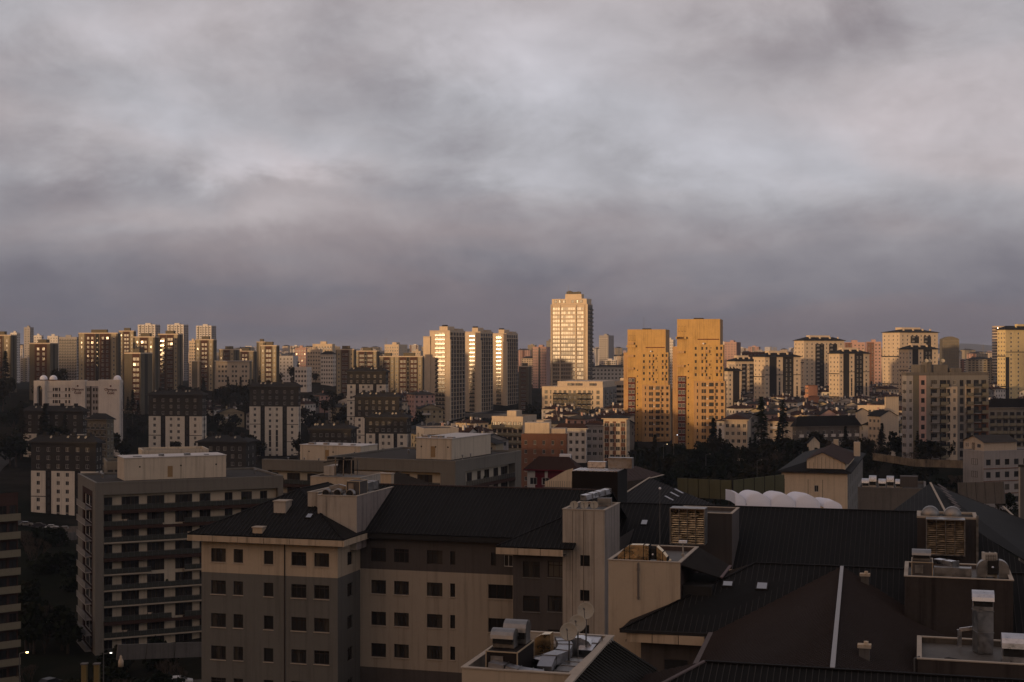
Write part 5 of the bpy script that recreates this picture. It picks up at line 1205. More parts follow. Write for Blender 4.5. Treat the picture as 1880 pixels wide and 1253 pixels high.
louvre('golden louvre panel of four columns reflecting the sunset, left of the dark roof box', 1231, 1295, 932, 998, 147.3, 15, 4, GOLDM)
L2 = tower_box('machine_room', 'brown roof box on the right carrying a wooden coloured louvre', 'roof structure', 146, 950, 1600, 1684, 1793, -25, plaster((.085, .065, .06), streak=.3), SHADG, side='L', D=5) if 0 else None
b = Bld('machine_room', 'brown roof box on the right carrying a brown louvre', -16, 147, 951, xl=1680, xc=1684, xr=1794, side='L', base=-25, D=5, cat='roof structure')
BX = plaster((.062, .054, .05), streak=.3); b.face('F', BX); b.face('L', BX); b.face('R', BX); b.face('B', BX); b.cap(ROOFG, par=.2, pm=COPE); b.done()
m = MB(); m.box(b.W - .1, b.W + .12, -.12, -.003, 1, b.H + .4); m.build('downpipe', ALUD, b.o)
louvre('brown louvre panel with warm streaks under a rounded hood, far right roof box', 1700, 1772, 952, 1018, 144.8, 16, 4, metal((.42, .31, .19), .35, .5))
o = empty('roof_duct', 'rounded pale hoods on top of the far right louvred box', 'duct', at(1712, 947, 147), AZ)
for x in (-1.2, 1.0):
    m = MB(); m.smooth = True; m.lathe([(.01, -.5), (.9, -.5), (.9, .5), (.01, .5)], 18, (x + 1, .8, 0), axis=(0, 1, 0)); m.build('hood', ALUD, o)
# terraces with plant on the right
T1 = tower_box('roof_terrace', 'brown flat terrace with air conditioner and ducts at the right', 'roof structure', 104, 1067, 1661, 1860, 1861, -27, plaster((.052, .044, .040), streak=.6, var=.4), plaster((.09, .07, .06), streak=.5), D=7.5, drop=.3)
T2 = tower_box('roof_terrace', 'lowest right flat terrace, weathered, with two hooded ducts', 'roof structure', 85, 1228, 1685, 1990, 1991, -27, plaster((.06, .05, .045), streak=.5), plaster((.10, .085, .07), streak=.5), D=7.2, drop=.35)
def ac_unit(label, p, w=.95, d=.75, h=1.9):
    o = empty('air_conditioner', label, 'air conditioner', p, AZ + R(14)); m = MB(); m.box(-w / 2, w / 2, -d / 2, d / 2, .12, h); m.box(-w / 2, -w / 2 + .1, -d / 2, d / 2, 0, .12); m.box(w / 2 - .1, w / 2, -d / 2, d / 2, 0, .12); m.build('casing', plaster((.50, .46, .40), streak=.1), o)
    for k in range(2):
        m = MB(); m.lathe([(.01, 0), (.17, 0), (.17, .05), (.14, .06), (.01, .03)], 14, (-.2 + .42 * k, 0, h + .005)); m.build('fan', CHAR, o)
    m = MB()
    for i in range(14): m.box(-w / 2 + .08, w / 2 - .08, -d / 2 - .03, -d / 2 - .005, .3 + i * .11, .33 + i * .11)
    for i in range(5): m.box(-w / 2 + .08 + i * .19, -w / 2 + .1 + i * .19, -d / 2 - .035, -d / 2 - .03, .3, 1.75)
    m.build('coil_grille', CHAR, o); return o
ac_unit('cream air conditioner standing on the brown terrace at the right', loc(T1, T1.W - 1.5, 3.2, T1.H - .3))
def cabinet(label, p, w, d, h, a=AZ, mat=SHADG):
    o = empty('plant_cabinet', label, 'plant cabinet', p, a); m = MB(); m.box(0, w, 0, d, .1, h); m.build('casing', mat, o)
    m = MB()
    for s in ((0, 0), (w, 0), (w, d), (0, d)): m.box(s[0] - .03, s[0] + .03, s[1] - .03, s[1] + .03, 0, h + .03)
    m.bar((0, 0, h + .02), (w, 0, h + .02), .07, .06); m.bar((w, 0, h + .02), (w, d, h + .02), .07, .06); m.bar((0, d, h + .02), (w, d, h + .02), .07, .06); m.bar((0, 0, h + .02), (0, d, h + .02), .07, .06); m.build('corner_frame', plaster((.42, .33, .22), streak=0, rough=.5), o)
    m = MB(); m.box(w * .15, w * .55, -.05, -.003, .3, h - .2); m.build('hatch', ALUD, o); return o
cabinet('dark plant cabinet with pale edges at the left end of the brown terrace', loc(T1, .5, 1.6, T1.H - .25), 1.5, 2.4, 1.1)
cowl('louvred hood on the plant cabinet of the brown terrace', loc(T1, 1.2, 3.0, T1.H + .88), 1.3, .8, 1.0, ALUD)
duct('low duct running right from the cabinet on the brown terrace', [loc(T1, 2.1, 2.0, T1.H + .2), loc(T1, 4.8, 2.0, T1.H + .2)], .9, .7, ALUD)
duct('short ribbed duct behind the cabinet on the brown terrace', [loc(T1, 2.3, 3.6, T1.H + .75), loc(T1, 3.7, 2.4, T1.H + .75)], .7, .35)
o = empty('ventilation_duct', 'twin rounded duct bends with a fan between them on the brown terrace', 'duct', loc(T1, 5.2, 2.6, T1.H - .2), AZ)
for s in (0, 1):
    m = MB(); n = 8; x0 = 0 if s == 0 else 2.35; c = 1 if s == 0 else -1
    pr = [(x0 + c * (.75 - .75 * math.cos(R(90) * i / n)) * 1.0, .55 + .75 * math.sin(R(90) * i / n)) for i in range(n + 1)]
    pts = [(x0, 0)] + pr + [(x0 + c * .75, 0)]
    for a_, b_ in zip(pts, pts[1:]): m.poly([(a_[0], 0, a_[1]), (b_[0], 0, b_[1]), (b_[0], .9, b_[1]), (a_[0], .9, a_[1])])
    m.poly([(p[0], 0, p[1]) for p in pts]); m.poly([(p[0], .9, p[1]) for p in pts]); m.build('duct_bend', ALUD, o)
m = MB(); m.box(.8, 1.55, .05, .85, .2, 1.25); m.build('fan_housing', CHAR, o); m = MB(); m.lathe([(.01, 0), (.1, .02), (.01, .1)], 8, (1.15, 0, .75), axis=(0, -1, 0)); m.build('fan_cap', ALU, o)
duct('tall hooded exhaust on the lowest right terrace', [loc(T2, 4.0, 4.8, T2.H - .3), loc(T2, 4.0, 4.8, T2.H + 2.4)], 1.1, 1.0, ALUD)
cowl('curved steel hood capping the tall exhaust at the lower right', loc(T2, 4.0, 4.9, T2.H + 2.42), 1.25, 1.2, 1.2)
cowl('second shorter hooded exhaust on the lowest right terrace', loc(T2, 5.7, 2.6, T2.H - .33), 1.3, 1.7, 1.1)
duct('thin bent pipe duct left of the tall exhaust', [loc(T2, 2.6, 5.6, T2.H - .2), loc(T2, 2.6, 5.6, T2.H + .9), loc(T2, 3.5, 5.4, T2.H + 1.1)], .22, .22)
m = MB(); m.box(0, 1.9, 0, .45, 0, .05); tag(m.build('plank', CHAR, None, loc(T2, 1.6, 2.2, T2.H - .34), R(-52)), 'dark board lying on the lowest right terrace', 'board')
m = MB(); m.box(0, .7, 0, .45, 0, .12); tag(m.build('paving_slab', COPE, None, loc(T2, 3.3, .9, T2.H - .34), AZ), 'pale slab lying near the front rim of the lowest right terrace', 'slab')
m = MB(); m.tube((0, 0, 0), (0, 0, 3.2), .06); m.tube((0, 0, 3.2), (.35, .1, 3.3), .06); tag(m.build('downpipe', RAIL, None, loc(T2, -.2, .1, T2.H - 3.2)), 'thin drain pipe at the left corner of the lowest right terrace', 'pipe')

# plant pit at the bottom
ALUP = metal((.36, .36, .38), .42)
E = tower_box('plant_deck', 'sunken plant deck with ducts and dishes at the bottom, cream front wall', 'roof structure', 74.5, 1240, 848, 1050, 1118, -40, TOPW, CONCT, D=10.5, drop=1.0, deck=CHAR)
dz = E.H - 1.0; EP = lambda x, y, z=0: loc(E, x, y, dz + z)
cabinet('black plant cabinet with pale edge frame at the left of the plant deck', EP(1.05, 1.0), 1.75, 3.4, 1.75, mat=plaster((.03, .025, .023), streak=0))
cowl('front curved hood on top of the black plant cabinet', EP(1.75, 2.3, 1.8), 1.2, 1.0, .8, ALUD); cowl('rear curved hood on top of the black plant cabinet', EP(2.1, 3.6, 1.8), 1.2, 1.25, .9, ALUD)
duct('square duct curving right along the front of the plant deck', [EP(1.4, .55, .9), EP(2.3, .5, .8), EP(3.0, .52, .65), EP(3.7, .62, .55), EP(4.3, .8, .5)], .75, .9, ALUP)
duct('ribbed silver duct climbing back across the plant deck', [EP(4.2, 1.4, .8), EP(4.1, 2.8, 1.1), EP(4.5, 4.2, 1.1), EP(4.3, 5.8, 1.1), EP(3.7, 7.4, 1.15)], .8, .55, ALUP)
duct('low wrapped duct at the right side of the plant deck', [EP(5.0, .9, .4), EP(5.15, 2.8, .6), EP(5.2, 4.8, .6)], .9, .5, ALUD)
duct('short duct turning left in the middle of the plant deck', [EP(4.2, 4.0, .5), EP(3.5, 4.2, .5), EP(2.8, 4.7, .5)], .7, .6, ALUP)
o = empty('ventilation_duct', 'arched gold sided duct with a fan at the rear of the plant deck', 'duct', EP(1.9, 7.2, .1), AZ)
pr = [(0, 0), (.05, .8), (.25, 1.25), (.6, 1.45), (1.1, 1.5), (1.15, 0)]
m = MB(); 
for a_, b_ in zip(pr, pr[1:]): m.poly([(a_[0], 0, a_[1]), (b_[0], 0, b_[1]), (b_[0], .8, b_[1]), (a_[0], .8, a_[1])])
m.poly([(p[0], 0, p[1]) for p in pr]); m.build('duct_bend', GOLDM, o)
m = MB(); m.lathe([(.01, -.4), (.5, -.4), (.5, .4), (.01, .4)], 16, (1.75, .4, .8), axis=(1, 0, 0)); m.build('fan_housing', ALUD, o)
m = MB(); pr = [(2.3, 0), (2.3, 1.35), (2.9, 1.4), (3.4, 1.2), (3.7, .8), (3.75, 0)]
for a_, b_ in zip(pr, pr[1:]): m.poly([(a_[0], 0, a_[1]), (b_[0], 0, b_[1]), (b_[0], .8, b_[1]), (a_[0], .8, a_[1])])
m.poly([(p[0], 0, p[1]) for p in pr]); m.build('duct_bend', ALU, o)
duct('bright square duct behind the dishes at the right rear of the deck', [EP(5.2, 6.6, .6), EP(5.3, 8.8, 1.0)], .9, .7)
def tin_tangle(label, p):
    o = empty('foil_insulation', label, 'insulation', p); rnd = random.Random(4)
    for k in range(26):
        a_ = Vector((rnd.uniform(-.5, .5), rnd.uniform(-.2, .2), rnd.uniform(0, .5))); m = MB(); m.bar(a_, a_ + Vector((rnd.uniform(-.2, .2), rnd.uniform(-.15, .15), rnd.uniform(-.4, -.1))), .04, .01); m.build('strip', ALU, o)
tin_tangle('torn silver foil hanging from the front duct end', EP(4.4, .6, .5)); tin_tangle('torn silver foil hanging from the low right duct', EP(5.2, .6, .5))
GD = 'dishes on the plant deck'
for nm, px, py, Y in (('nearest and lowest of the three big dishes', 1045, 1161, 78.5), ('middle one of the three big dishes', 1061, 1146, 79.8), ('highest and farthest of the three big dishes', 1076, 1123, 81.5)):
    c = at(px, py, Y); mast = c.z - .2 - (E.zb + dz); dish(nm + ' beside the stair tower foot', (c.x, c.y, E.zb + dz), .50, 196, 24, mast)
for nm, px, x in (('leftmost', 1054, .9), ('middle', 1073, 1.9), ('rightmost', 1091, 2.9)):
    q = at(px, 928, 140.4); dish('%s of three small dishes on the stair tower' % nm, (q.x, q.y, Cc.zb + Cc.H - .35), .40, 190, 22, q.z - .16 - (Cc.zb + Cc.H - .35))
duct('duct with ribs slanting up behind the stair tower dishes', [loc(Cc, 1.4, 3, Cc.H + .9), loc(Cc, 3.2, 6.5, Cc.H + 1.3)], .8, .5)
duct('flat duct at the right rear of the stair tower top', [loc(Cc, 2.6, 4.2, Cc.H + .45), loc(Cc, 4.0, 4.4, Cc.H + .45)], .8, .7, ALUD)
# corrugated hip beside the deck
j0 = onz(1119, 1171, -17.0); o = empty('corrugated_roof', 'coarse corrugated hipped roof at the right of the plant deck', 'roof', j0 - ZU * 4)
roof_plane(o, [j0, onz(1043, 1256, -16.9), onz(1043, 1330, -18.6), onz(1204, 1330, -21.5), onz(1206, 1228, -19.9)], (onz(1206, 1228, -19.9) - j0) * Vector((1, 1, 0)), mat=CHAR, gap=.20, rib=.10, rmat=plaster((.06, .055, .045), streak=0))
capbar(o, j0 + ZU * .04, onz(1043, 1256, -16.9) + ZU * .04, .42, .12, COPE)

# roofs and plant between the complex and the balcony blocks
o = empty('building', 'roof with a white hip line left of its peak, behind the stair tower', 'building', at(1200, 925, 190) - ZU * 30)
pk = at(1193, 878, 200); roof_plane(o, [pk, at(1118, 926, 186), at(1325, 932, 176)], -V, mat=ROOFP, gap=.5); roof_plane(o, [pk, at(1118, 926, 186), at(1150, 885, 225)], -U, mat=ROOFP, gap=.5); capbar(o, pk + ZU * .1, at(1118, 926, 186) + ZU * .1, .22, .1, COPE)
for i, (px, py) in enumerate(((1228, 915), (1238, 908), (1246, 902))): tag(MB().build('x', ROOFM) if 0 else capbar(o, at(px - 7, py - 4, 182), at(px + 8, py + 4, 181), .3, .06, ALU, 'snow_guard'), None, None)
o = empty('building', 'low brown roof with a pale eaves line, behind the black screened plant', 'building', at(1180, 860, 240) - ZU * 20)
roof_plane(o, [at(1100, 862, 250), at(1168, 856, 262), at(1218, 872, 240), at(1140, 892, 215)], (0, -1, 0), mat=ROOFR, gap=.7); capbar(o, at(1218, 872, 240), at(1140, 892, 215), .3, .1, COPE, 'gutter')
b = Bld('plant_screen', 'black screened roof plant with ribbed silver sheets on top', -16, 178, 868, xl=1050, xc=1134, xr=1142, base=-30, cat='roof structure', D=6); b.face('F', plaster((.018, .014, .012), streak=0)); b.face('R', CHAR); b.face('L', CHAR); b.cap(CHAR, par=0); b.done()
for i in range(11): b.box('sheet', b.W * i / 11 + .03, b.W * (i + 1) / 11 - .12, .1, 4.5, b.H + .05, b.H + .14, ALU)
b.box('duct', b.W * .62, b.W * 1.15, 4.6, 6, b.H + .15, b.H + 1.5, ALUD); b.box('duct', b.W * .15, b.W * .55, 5.0, 6, b.H + .15, b.H + .9, ALU)
b = tower_box('roof_storey', 'pale low box with dark coping carrying a steel chiller', 'roof structure', 195, 878, 570, 662, 700, -30, TOPW, CONCT, D=9)
o = empty('chiller', 'steel framed chiller with dark coils on the pale low box', 'chiller', loc(b, .9, 2.5, b.H), AZ)
m = MB(); m.box(0, 1.6, 0, 4.0, 0, 1.3); m.build('base', CONC, o); m = MB()
for x in (1.7, 2.9, 4.1):
    for y in (0, 2.2): m.box(x, x + .12, y, y + .12, 0, 2.2)
m.build('frame', ALUD, o)
for x in (1.85, 3.05): m = MB(); m.poly([(x, .1, .3), (x + 1.0, .1, .3), (x + 1.0, .9, 2.1), (x, .9, 2.1)]); m.box(x, x + 1.0, 1.2, 1.3, .2, 2.1); m.build('coil', CHAR, o)
for x in (.2, 1.5, 2.8): m = MB(); m.lathe([(.01, 0), (.5, 0), (.5, .25), (.42, .25), (.4, .1), (.01, .1)], 14, (x + .4, 1.2, 2.25)); m.build('fan', CHAR, o)
m = MB(); m.bar((-.1, .4, 1.8), (4.3, .4, 2.5), .5, .12); m.build('canopy', CHAR, o)
# plant on the machine room
mz = MBX.H - .35
cabinet('small dark plant box on the concrete machine room', loc(MBX, 2.4, 2.2, mz), 1.5, 2.2, 1.7)
for i, (x, y) in enumerate(((.7, .9), (1.9, 1.2), (3.4, 1.0))):
    o = empty('fan_unit', '%s round black fan on the front rim of the concrete machine room' % ('left', 'middle', 'right')[i], 'fan', loc(MBX, x, y, mz), AZ, 'round fans on the machine room'); m = MB(); m.lathe([(.01, -.35), (.42, -.35), (.5, 0), (.42, .35), (.01, .35)], 16, (0, 0, .55), axis=(0, 1, 0)); m.build('drum', ALUD, o); m = MB(); m.lathe([(.01, 0), (.36, 0), (.36, .04), (.01, .04)], 14, (0, -.36, .55), axis=(0, -1, 0)); m.build('intake', CHAR, o)
duct('dented duct on the right of the machine room roof', [loc(MBX, 2.6, 5, mz + .7), loc(MBX, 3.4, 8, mz + .9)], 1.0, .9, ALUD)
duct('curved silver duct left on the machine room roof', [loc(MBX, .4, 2.4, mz + .9), loc(MBX, 1.4, 2.6, mz + 1.1), loc(MBX, 2.3, 2.6, mz + .9)], .5, .5, ALUD)
o = empty('building', 'dark sloping roof with two skylights between long wing and corner balcony block', 'building', at(740, 890, 180) - ZU * 25)
q0, q1, q2, q3 = at(655, 905, 168), at(735, 862, 200), at(850, 907, 172), at(700, 920, 163)
roof_plane(o, [at(690, 902, 168), at(728, 866, 195), at(842, 906, 172)], (1, -.3, 0), mat=ROOFP, gap=.6)
for i, (x, y) in enumerate(((776, 894), (760, 898))): 
    o2 = empty('skylight', '%s bright slit skylight on the dark slope beside the corner balcony block' % ('right', 'left')[i], 'skylight', at(x, y, 176.5)); m = MB(); m.bar((-.42, .1, .25), (.42, -.1, -.25), .5, .06); m.build('pane', ALU, o2); m = MB(); m.bar((-.5, .1, .2), (.5, -.1, -.34), .7, .05); m.build('frame', CHAR, o2)
o = small_box('chimney', 'small plastered chimney with a bent cowl behind the machine room', 'chimney', 711, 884, -16.0, 1.4, 1.0, .9, FASC)
# dark hip at the far right behind the louvre box
o = empty('building', 'dark hipped roof with a pale ridge line behind the far right louvred box', 'building', at(1708, 887, 191) - ZU * 34)
pk = at(1708, 887, 191); l_ = at(1640, 937, 178); r_ = at(1738, 945, 172)
roof_plane(o, [pk, l_, r_], -V, gap=.5); roof_plane(o, [pk, r_, at(1960, 1075, 140), at(1960, 985, 175)], (1, -.2, 0), gap=.5); capbar(o, pk + ZU * .05, r_ + ZU * .05, .25, .1, COPE)
capbar(o, at(1842, 930, 205), at(1900, 985, 178), .25, .1, COPE)
for i in range(7): capbar(o, at(1722 + i * 5, 893 + i * 6.5, 186 - i * 1.6) + ZU * .25, at(1737 + i * 5, 902 + i * 6.5, 184 - i * 1.6) + ZU * .25, .25, .06, plaster((.12, .11, .11), streak=0), 'snow_guard')
b = Bld('workshop', 'dim flat building crowded with hooded vents in front of the graffiti wall', -16, 235, 902, xl=1575, xc=1700, xr=1730, base=-44, cat='building', D=14)
b.face('F', CONCD, [(b.W * .22, 14, b.W * .38, b.H - 17, 'strip')] if 0 else []); b.face('R', CONCD); b.face('L', CONCD); b.cap(ROOFG, par=.4, pm=CONCD); b.done()
for i, x in enumerate((.05, .16, .30, .42, .55)): cowl('hooded vent number %s from the left on the dim flat building' % ('one', 'two', 'three', 'four', 'five')[i], loc(b, b.W * x + .6, 2.5, b.H + .1), 1.1, 1.5 + .5 * (i % 2), 1.0)
b.box('roof_shed', b.W * .62, b.W * .88, 1.5, 4, b.H + .41, b.H + 2.2, SHADG)
b = Bld('building', 'beige wall cut by the right border below the grey school', 10, 190, 858, xl=1870, xc=1873, xr=1990, side='L', base=-45, cat='building'); b.face('F', CONCD); b.face('L', CONC); b.cap(ROOFG, par=.3); b.done()
# ------------------------------------------------------------------ far blocks behind the named towers
rnd = random.Random(21)
def far_variant(k):
    r = random.Random(100 + k); w, d, h = (20, 14, 30); ncol = r.choice((5, 6, 7)); nf = 12
    mats = [random.Random(k).choice((CREAM2, WHITE2, GREY2, PINK, TAN)), DARK, CHAR, random.Random(k + 3).choice((BROWN, GREY, OLIVE))]
    wl = MB(); wl.box(0, w, 0, d, -20, h, 0)
    if k % 3 == 0: wl.box(w * .4, w * .6, -.3, -.002, -20, h, 3)
    if k % 3 == 1: wl.box(w * .1, w * .25, -.3, -.002, -20, h, 3); wl.box(w * .75, w * .9, -.3, -.002, -20, h, 3)
    wi = MB()
    for i in range(nf):
        for j in range(ncol):
            x = w * (j + .5) / ncol; z = h - 2.5 * (i + 1) + .5; wi.box(x - .8, x + .8, -.36, -.31, z, z + 1.3, 0, bottom=False)
        for j in range(3): y = d * (j + .5) / 3; z = h - 2.5 * (i + 1) + .5; wi.box(w + .002, w + .06, y - .8, y + .8, z, z + 1.3, 0, bottom=False)
    rf = MB()
    if k % 2: rf.box(w * .35, w * .65, d * .3, d * .7, h + .01, h + 2.6); rf.box(-.2, w + .2, -.2, d + .2, h + .005, h + .5)
    else:
        a_ = [(-.8, -.8), (w + .8, -.8), (w + .8, d + .8), (-.8, d + .8)]; e_, g_ = (d / 2, d / 2), (w - d / 2, d / 2); z = h + .1
        P = [(p[0], p[1], z) for p in a_]; e_ = (*e_, z + 2.6); g_ = (*g_, z + 2.6); rf.poly([P[0], P[1], g_, e_]); rf.poly([P[1], P[2], g_]); rf.poly([P[2], P[3], e_, g_]); rf.poly([P[3], P[0], e_]); rf.box(w * .2, w * .25, d * .4, d * .5, z, z + 3.2)
    return wl.mesh('wall', mats), wi.mesh('windows', DARK), rf.mesh('roof', CHAR if k % 2 == 0 else mats[0])
FV = [far_variant(k) for k in range(10)]
TONE = ['cream', 'off-white', 'grey', 'pinkish', 'tan']
def tone(k): 
    m = FV[k][0].materials[0]; return {CREAM2: 'cream', WHITE2: 'off-white', GREY2: 'grey', PINK: 'pinkish', TAN: 'tan'}[m]
spans = [(0, 60, 'beyond the slim grey highrise'), (395, 545, 'between the white highrises and the cream cluster'), (545, 780, 'behind the cream cluster'), (940, 1010, 'between the golden trio and the tallest tower'),
         (1085, 1155, 'between tallest tower and ochre pair'), (1215, 1245, 'between the two ochre towers'), (1325, 1460, 'right of the ochre pair'), (1550, 1625, 'between the cream right hand towers'), (1720, 1740, 'left of the curved dark tower'), (1762, 1830, 'right of the curved dark tower')]
ORD = ['first', 'second', 'third', 'fourth', 'fifth', 'sixth', 'seventh', 'eighth', 'ninth', 'tenth', 'eleventh', 'twelfth', 'thirteenth', 'fourteenth', 'fifteenth', 'sixteenth', 'seventeenth', 'eighteenth', 'nineteenth', 'twentieth'] 
for x0, x1, where in spans:
    for band, (Y0, Y1, t0, t1, nm) in enumerate(((1500, 1900, 648, 664, 'front'), (2100, 2700, 640, 655, 'middle'), (2900, 3500, 634, 648, 'rear'))):
        step = (26, 22, 17)[band]; n = max(1, int((x1 - x0) / step))
        for i in range(n):
            px = x0 + (x1 - x0) * (i + .5) / n + rnd.uniform(-3, 3); Y = rnd.uniform(Y0, Y1); top = rnd.uniform(t0, t1)
            if where.startswith('right of the curved'): top += 9; 
            k = rnd.randrange(10); H = pz(top, Y) - G((px - 940) / F * Y, Y); w = rnd.uniform(.8, 1.35)
            nth = ORD[i] if n > 1 else 'single'
            o = empty('distant_block', '%s block, %s from left in %s rank %s' % (tone(k), nth, nm, where) if n > 1 else 'lone %s block in %s rank %s' % (tone(k), nm, where), 'building', ((px - 940) / F * Y, Y, pz(top, Y) - 30), R(rnd.uniform(-35, 12)), 'distant blocks on the skyline')
            for nm_, me in zip(('wall', 'windows', 'roof'), FV[k]):
                c = link(nm_, me, o, (0, 0, 30 if False else 0), 0, (w, w, 1)); 
                if nm_ == 'windows': c['kind'] = 'stuff'
# the mass of the farthest town
m = MB(); r2 = random.Random(8)
for i in range(1900):
    Y = r2.uniform(3600, 8800); x = r2.uniform(-.40, .40) * Y; g = G(x, Y); w = r2.uniform(10, 26); h = r2.uniform(8, 30) * (1.7 if r2.random() < .12 else 1); d = 14
    px = 940 + F * x / Y
    if px > 1480: h *= .5
    m.box(x, x + w, Y, Y + d, g - 2, g + h, r2.randrange(5), bottom=False)
tag(m.build('distant_town', [WHITE2, GREY2, CREAM2, GREY, PINK]), 'pale haze of the farthest town blocks under the horizon', None, kind='stuff')
def pylon(px, py, Y, label):
    p = at(px, py, Y); g = G(p.x, Y); o = empty('pylon', label, 'pylon', (p.x, Y, g)); h = p.z - g; m = MB(); m.bar((-3, 0, 0), (-.3, 0, h), .35, .35); m.bar((3, 0, 0), (.3, 0, h), .35, .35)
    for k in range(8): m.bar((-3 + 2.6 * k / 8, 0, h * k / 8), (3 - 2.6 * (k + 1) / 8, 0, h * (k + 1) / 8), .2, .2)
    m.build('lattice', GREY, o); m = MB()
    for q in (.97, .87, .77): m.bar((-5, 0, h * q), (5, 0, h * q), .35, .35)
    m.build('crossarm', GREY, o)
pylon(1805, 633, 3200, 'lattice power pylon on the hazy plain at the right'); pylon(709, 621, 3600, 'thin lattice pylon above the cream cluster')

# ------------------------------------------------------------------ small houses
def house_variant(k):
    r = random.Random(300 + k); w = r.uniform(10, 15); d = r.uniform(9, 12); h = r.choice((6.2, 9.0, 9.0, 12.0)); hip = k % 2 == 0
    wm = [CREAM2, WHITE2, PINK, TAN, CREAM, GREY2, WHITE, GREY][k % 8]; rm = [ROOFR, ROOFR, ROOFG, CHAR, ROOFR, ROOFM, ROOFR, CHAR][k % 8]
    wl = MB(); wl.box(0, w, 0, d, -8, h)
    rf = MB(); o = .7; z = h + .02; ri = r.uniform(1.8, 2.8)
    P = [(-o, -o, z), (w + o, -o, z), (w + o, d + o, z), (-o, d + o, z)]
    if hip:
        e_, g_ = (d * .45, d / 2, z + ri), (w - d * .45, d / 2, z + ri); rf.poly([P[0], P[1], g_, e_]); rf.poly([P[1], P[2], g_]); rf.poly([P[2], P[3], e_, g_]); rf.poly([P[3], P[0], e_]); rf.poly(P[::-1])
    else:
        e_, g_ = (w / 2, -o, z + ri), (w / 2, d + o, z + ri); rf.poly([P[0], e_, g_, P[3]]); rf.poly([P[1], P[2], g_, e_]); rf.poly(P[::-1])
        wl.poly([(0, 0, h), (w, 0, h), (w / 2, 0, h + ri * .9)]); wl.poly([(w, d, h), (0, d, h), (w / 2, d, h + ri * .9)])
    wi = MB()
    for i in range(int(h / 3)):
        n = 4
        for j in range(n):
            x = w * (j + .5) / n; zz = 3 * i + .9; wi.box(x - .55, x + .55, -.05, -.003, zz, zz + 1.3, 0, bottom=False)
        for j in range(3): y = d * (j + .5) / 3; zz = 3 * i + .9; wi.box(-.05, -.003, y - .55, y + .55, zz, zz + 1.3, 0, bottom=False)
    ch = MB(); ch.box(w * .3, w * .3 + .8, d * .3, d * .3 + .8, h, h + ri + .9)
    tk = MB(); tk.box(w * .6, w * .6 + 1.4, d * .35, d * .35 + 1.0, h + ri * .5, h + ri + .6)
    dsh = MB(); dsh.lathe([(.001, 0), (.35, .06), (.5, .2)], 8, (w * .7, d * .2, h + ri * .5 + .8), axis=(-.3, -1, .5)); dsh.tube((w * .7, d * .2, h), (w * .7, d * .2, h + ri * .5 + .8), .04, n=4); dsh.tube((w * .45, d * .5, h + ri * .5), (w * .45, d * .5, h + ri + 2.4), .03, n=4)
    bal = MB(); bal.box(w * .1, w * .45, -1.1, -.003, 2.8, 3.8)
    return dict(wall=wl.mesh('wall', wm), roof=rf.mesh('roof', rm), windows=wi.mesh('windows', GL), chimney=ch.mesh('chimney', wm), solar_heater=tk.mesh('solar_heater', GREY2), balcony=bal.mesh('balcony', WHITE2), satellite_dish=dsh.mesh('satellite_dish', WHITE2)), ('hip' if hip else 'gable'), {CREAM2: 'cream', WHITE2: 'off-white', PINK: 'pinkish', TAN: 'tan', CREAM: 'buff', GREY2: 'ashen', WHITE: 'white', GREY: 'grey'}[wm]
HV = [house_variant(k) for k in range(16)]
def put_house(px, Y, k, rz, label, base=None, s=1.0):
    x = (px - 940) / F * Y; me, rf, tn = HV[k]; z = (base if base is not None else G(x, Y)) 
    o = empty('house', label, 'house', (x, Y, z), rz, 'small houses of the low quarter')
    for nm, d_ in me.items():
        c = link(nm, d_, o, scale=(s, s, s))
        if nm == 'windows': c['kind'] = 'stuff'
    return o
def topz(x, Y, py): return pz(py, Y)
quarters = [  # name, px range, rows of (Y, py of the eaves)
    ('right of the ochre pair', 1335, 1660, [(1180, 708, 18), (1080, 715, 18), (990, 723, 18), (910, 732, 17), (840, 741, 16), (770, 751, 14), (700, 762, 12), (640, 774, 10)]),
    ('behind the bulky balcony tower', 1660, 1880, [(1150, 704, 8), (950, 716, 7), (800, 730, 6), (700, 742, 5)]),
    ('below the tallest tower', 985, 1150, [(760, 752, 6), (690, 763, 6), (640, 772, 5)]),
    ('among the dark topped towers', 120, 480, [(900, 742, 8), (830, 752, 7)]),
    ('below the golden trio', 750, 905, [(640, 778, 6), (560, 790, 5), (500, 800, 4)]),
    ('left of the golden trio', 550, 780, [(900, 728, 8), (840, 742, 7)]),
]
for where, x0, x1, rws in quarters:
    for ri, (Y, py, n) in enumerate(rws):
        for i in range(n):
            px = x0 + (x1 - x0) * (i + rnd.uniform(.25, .75)) / n; y = Y + rnd.uniform(-25, 25); k = rnd.randrange(16); me, rf, tn = HV[k]
            h = max(v.co.z for v in me['wall'].vertices); base = pz(py + rnd.uniform(-3, 3), y) - h
            put_house(px, y, k, R(rnd.choice((-30, -16, 20, 35, 60)) + rnd.uniform(-6, 6)), '%s house with %s roof, %s from left in row %s %s' % (tn, {'hip': 'hipped', 'gable': 'gabled'}[rf], ORD[i], ('one', 'two', 'three', 'four', 'five', 'six', 'seven', 'eight')[ri], where), base)
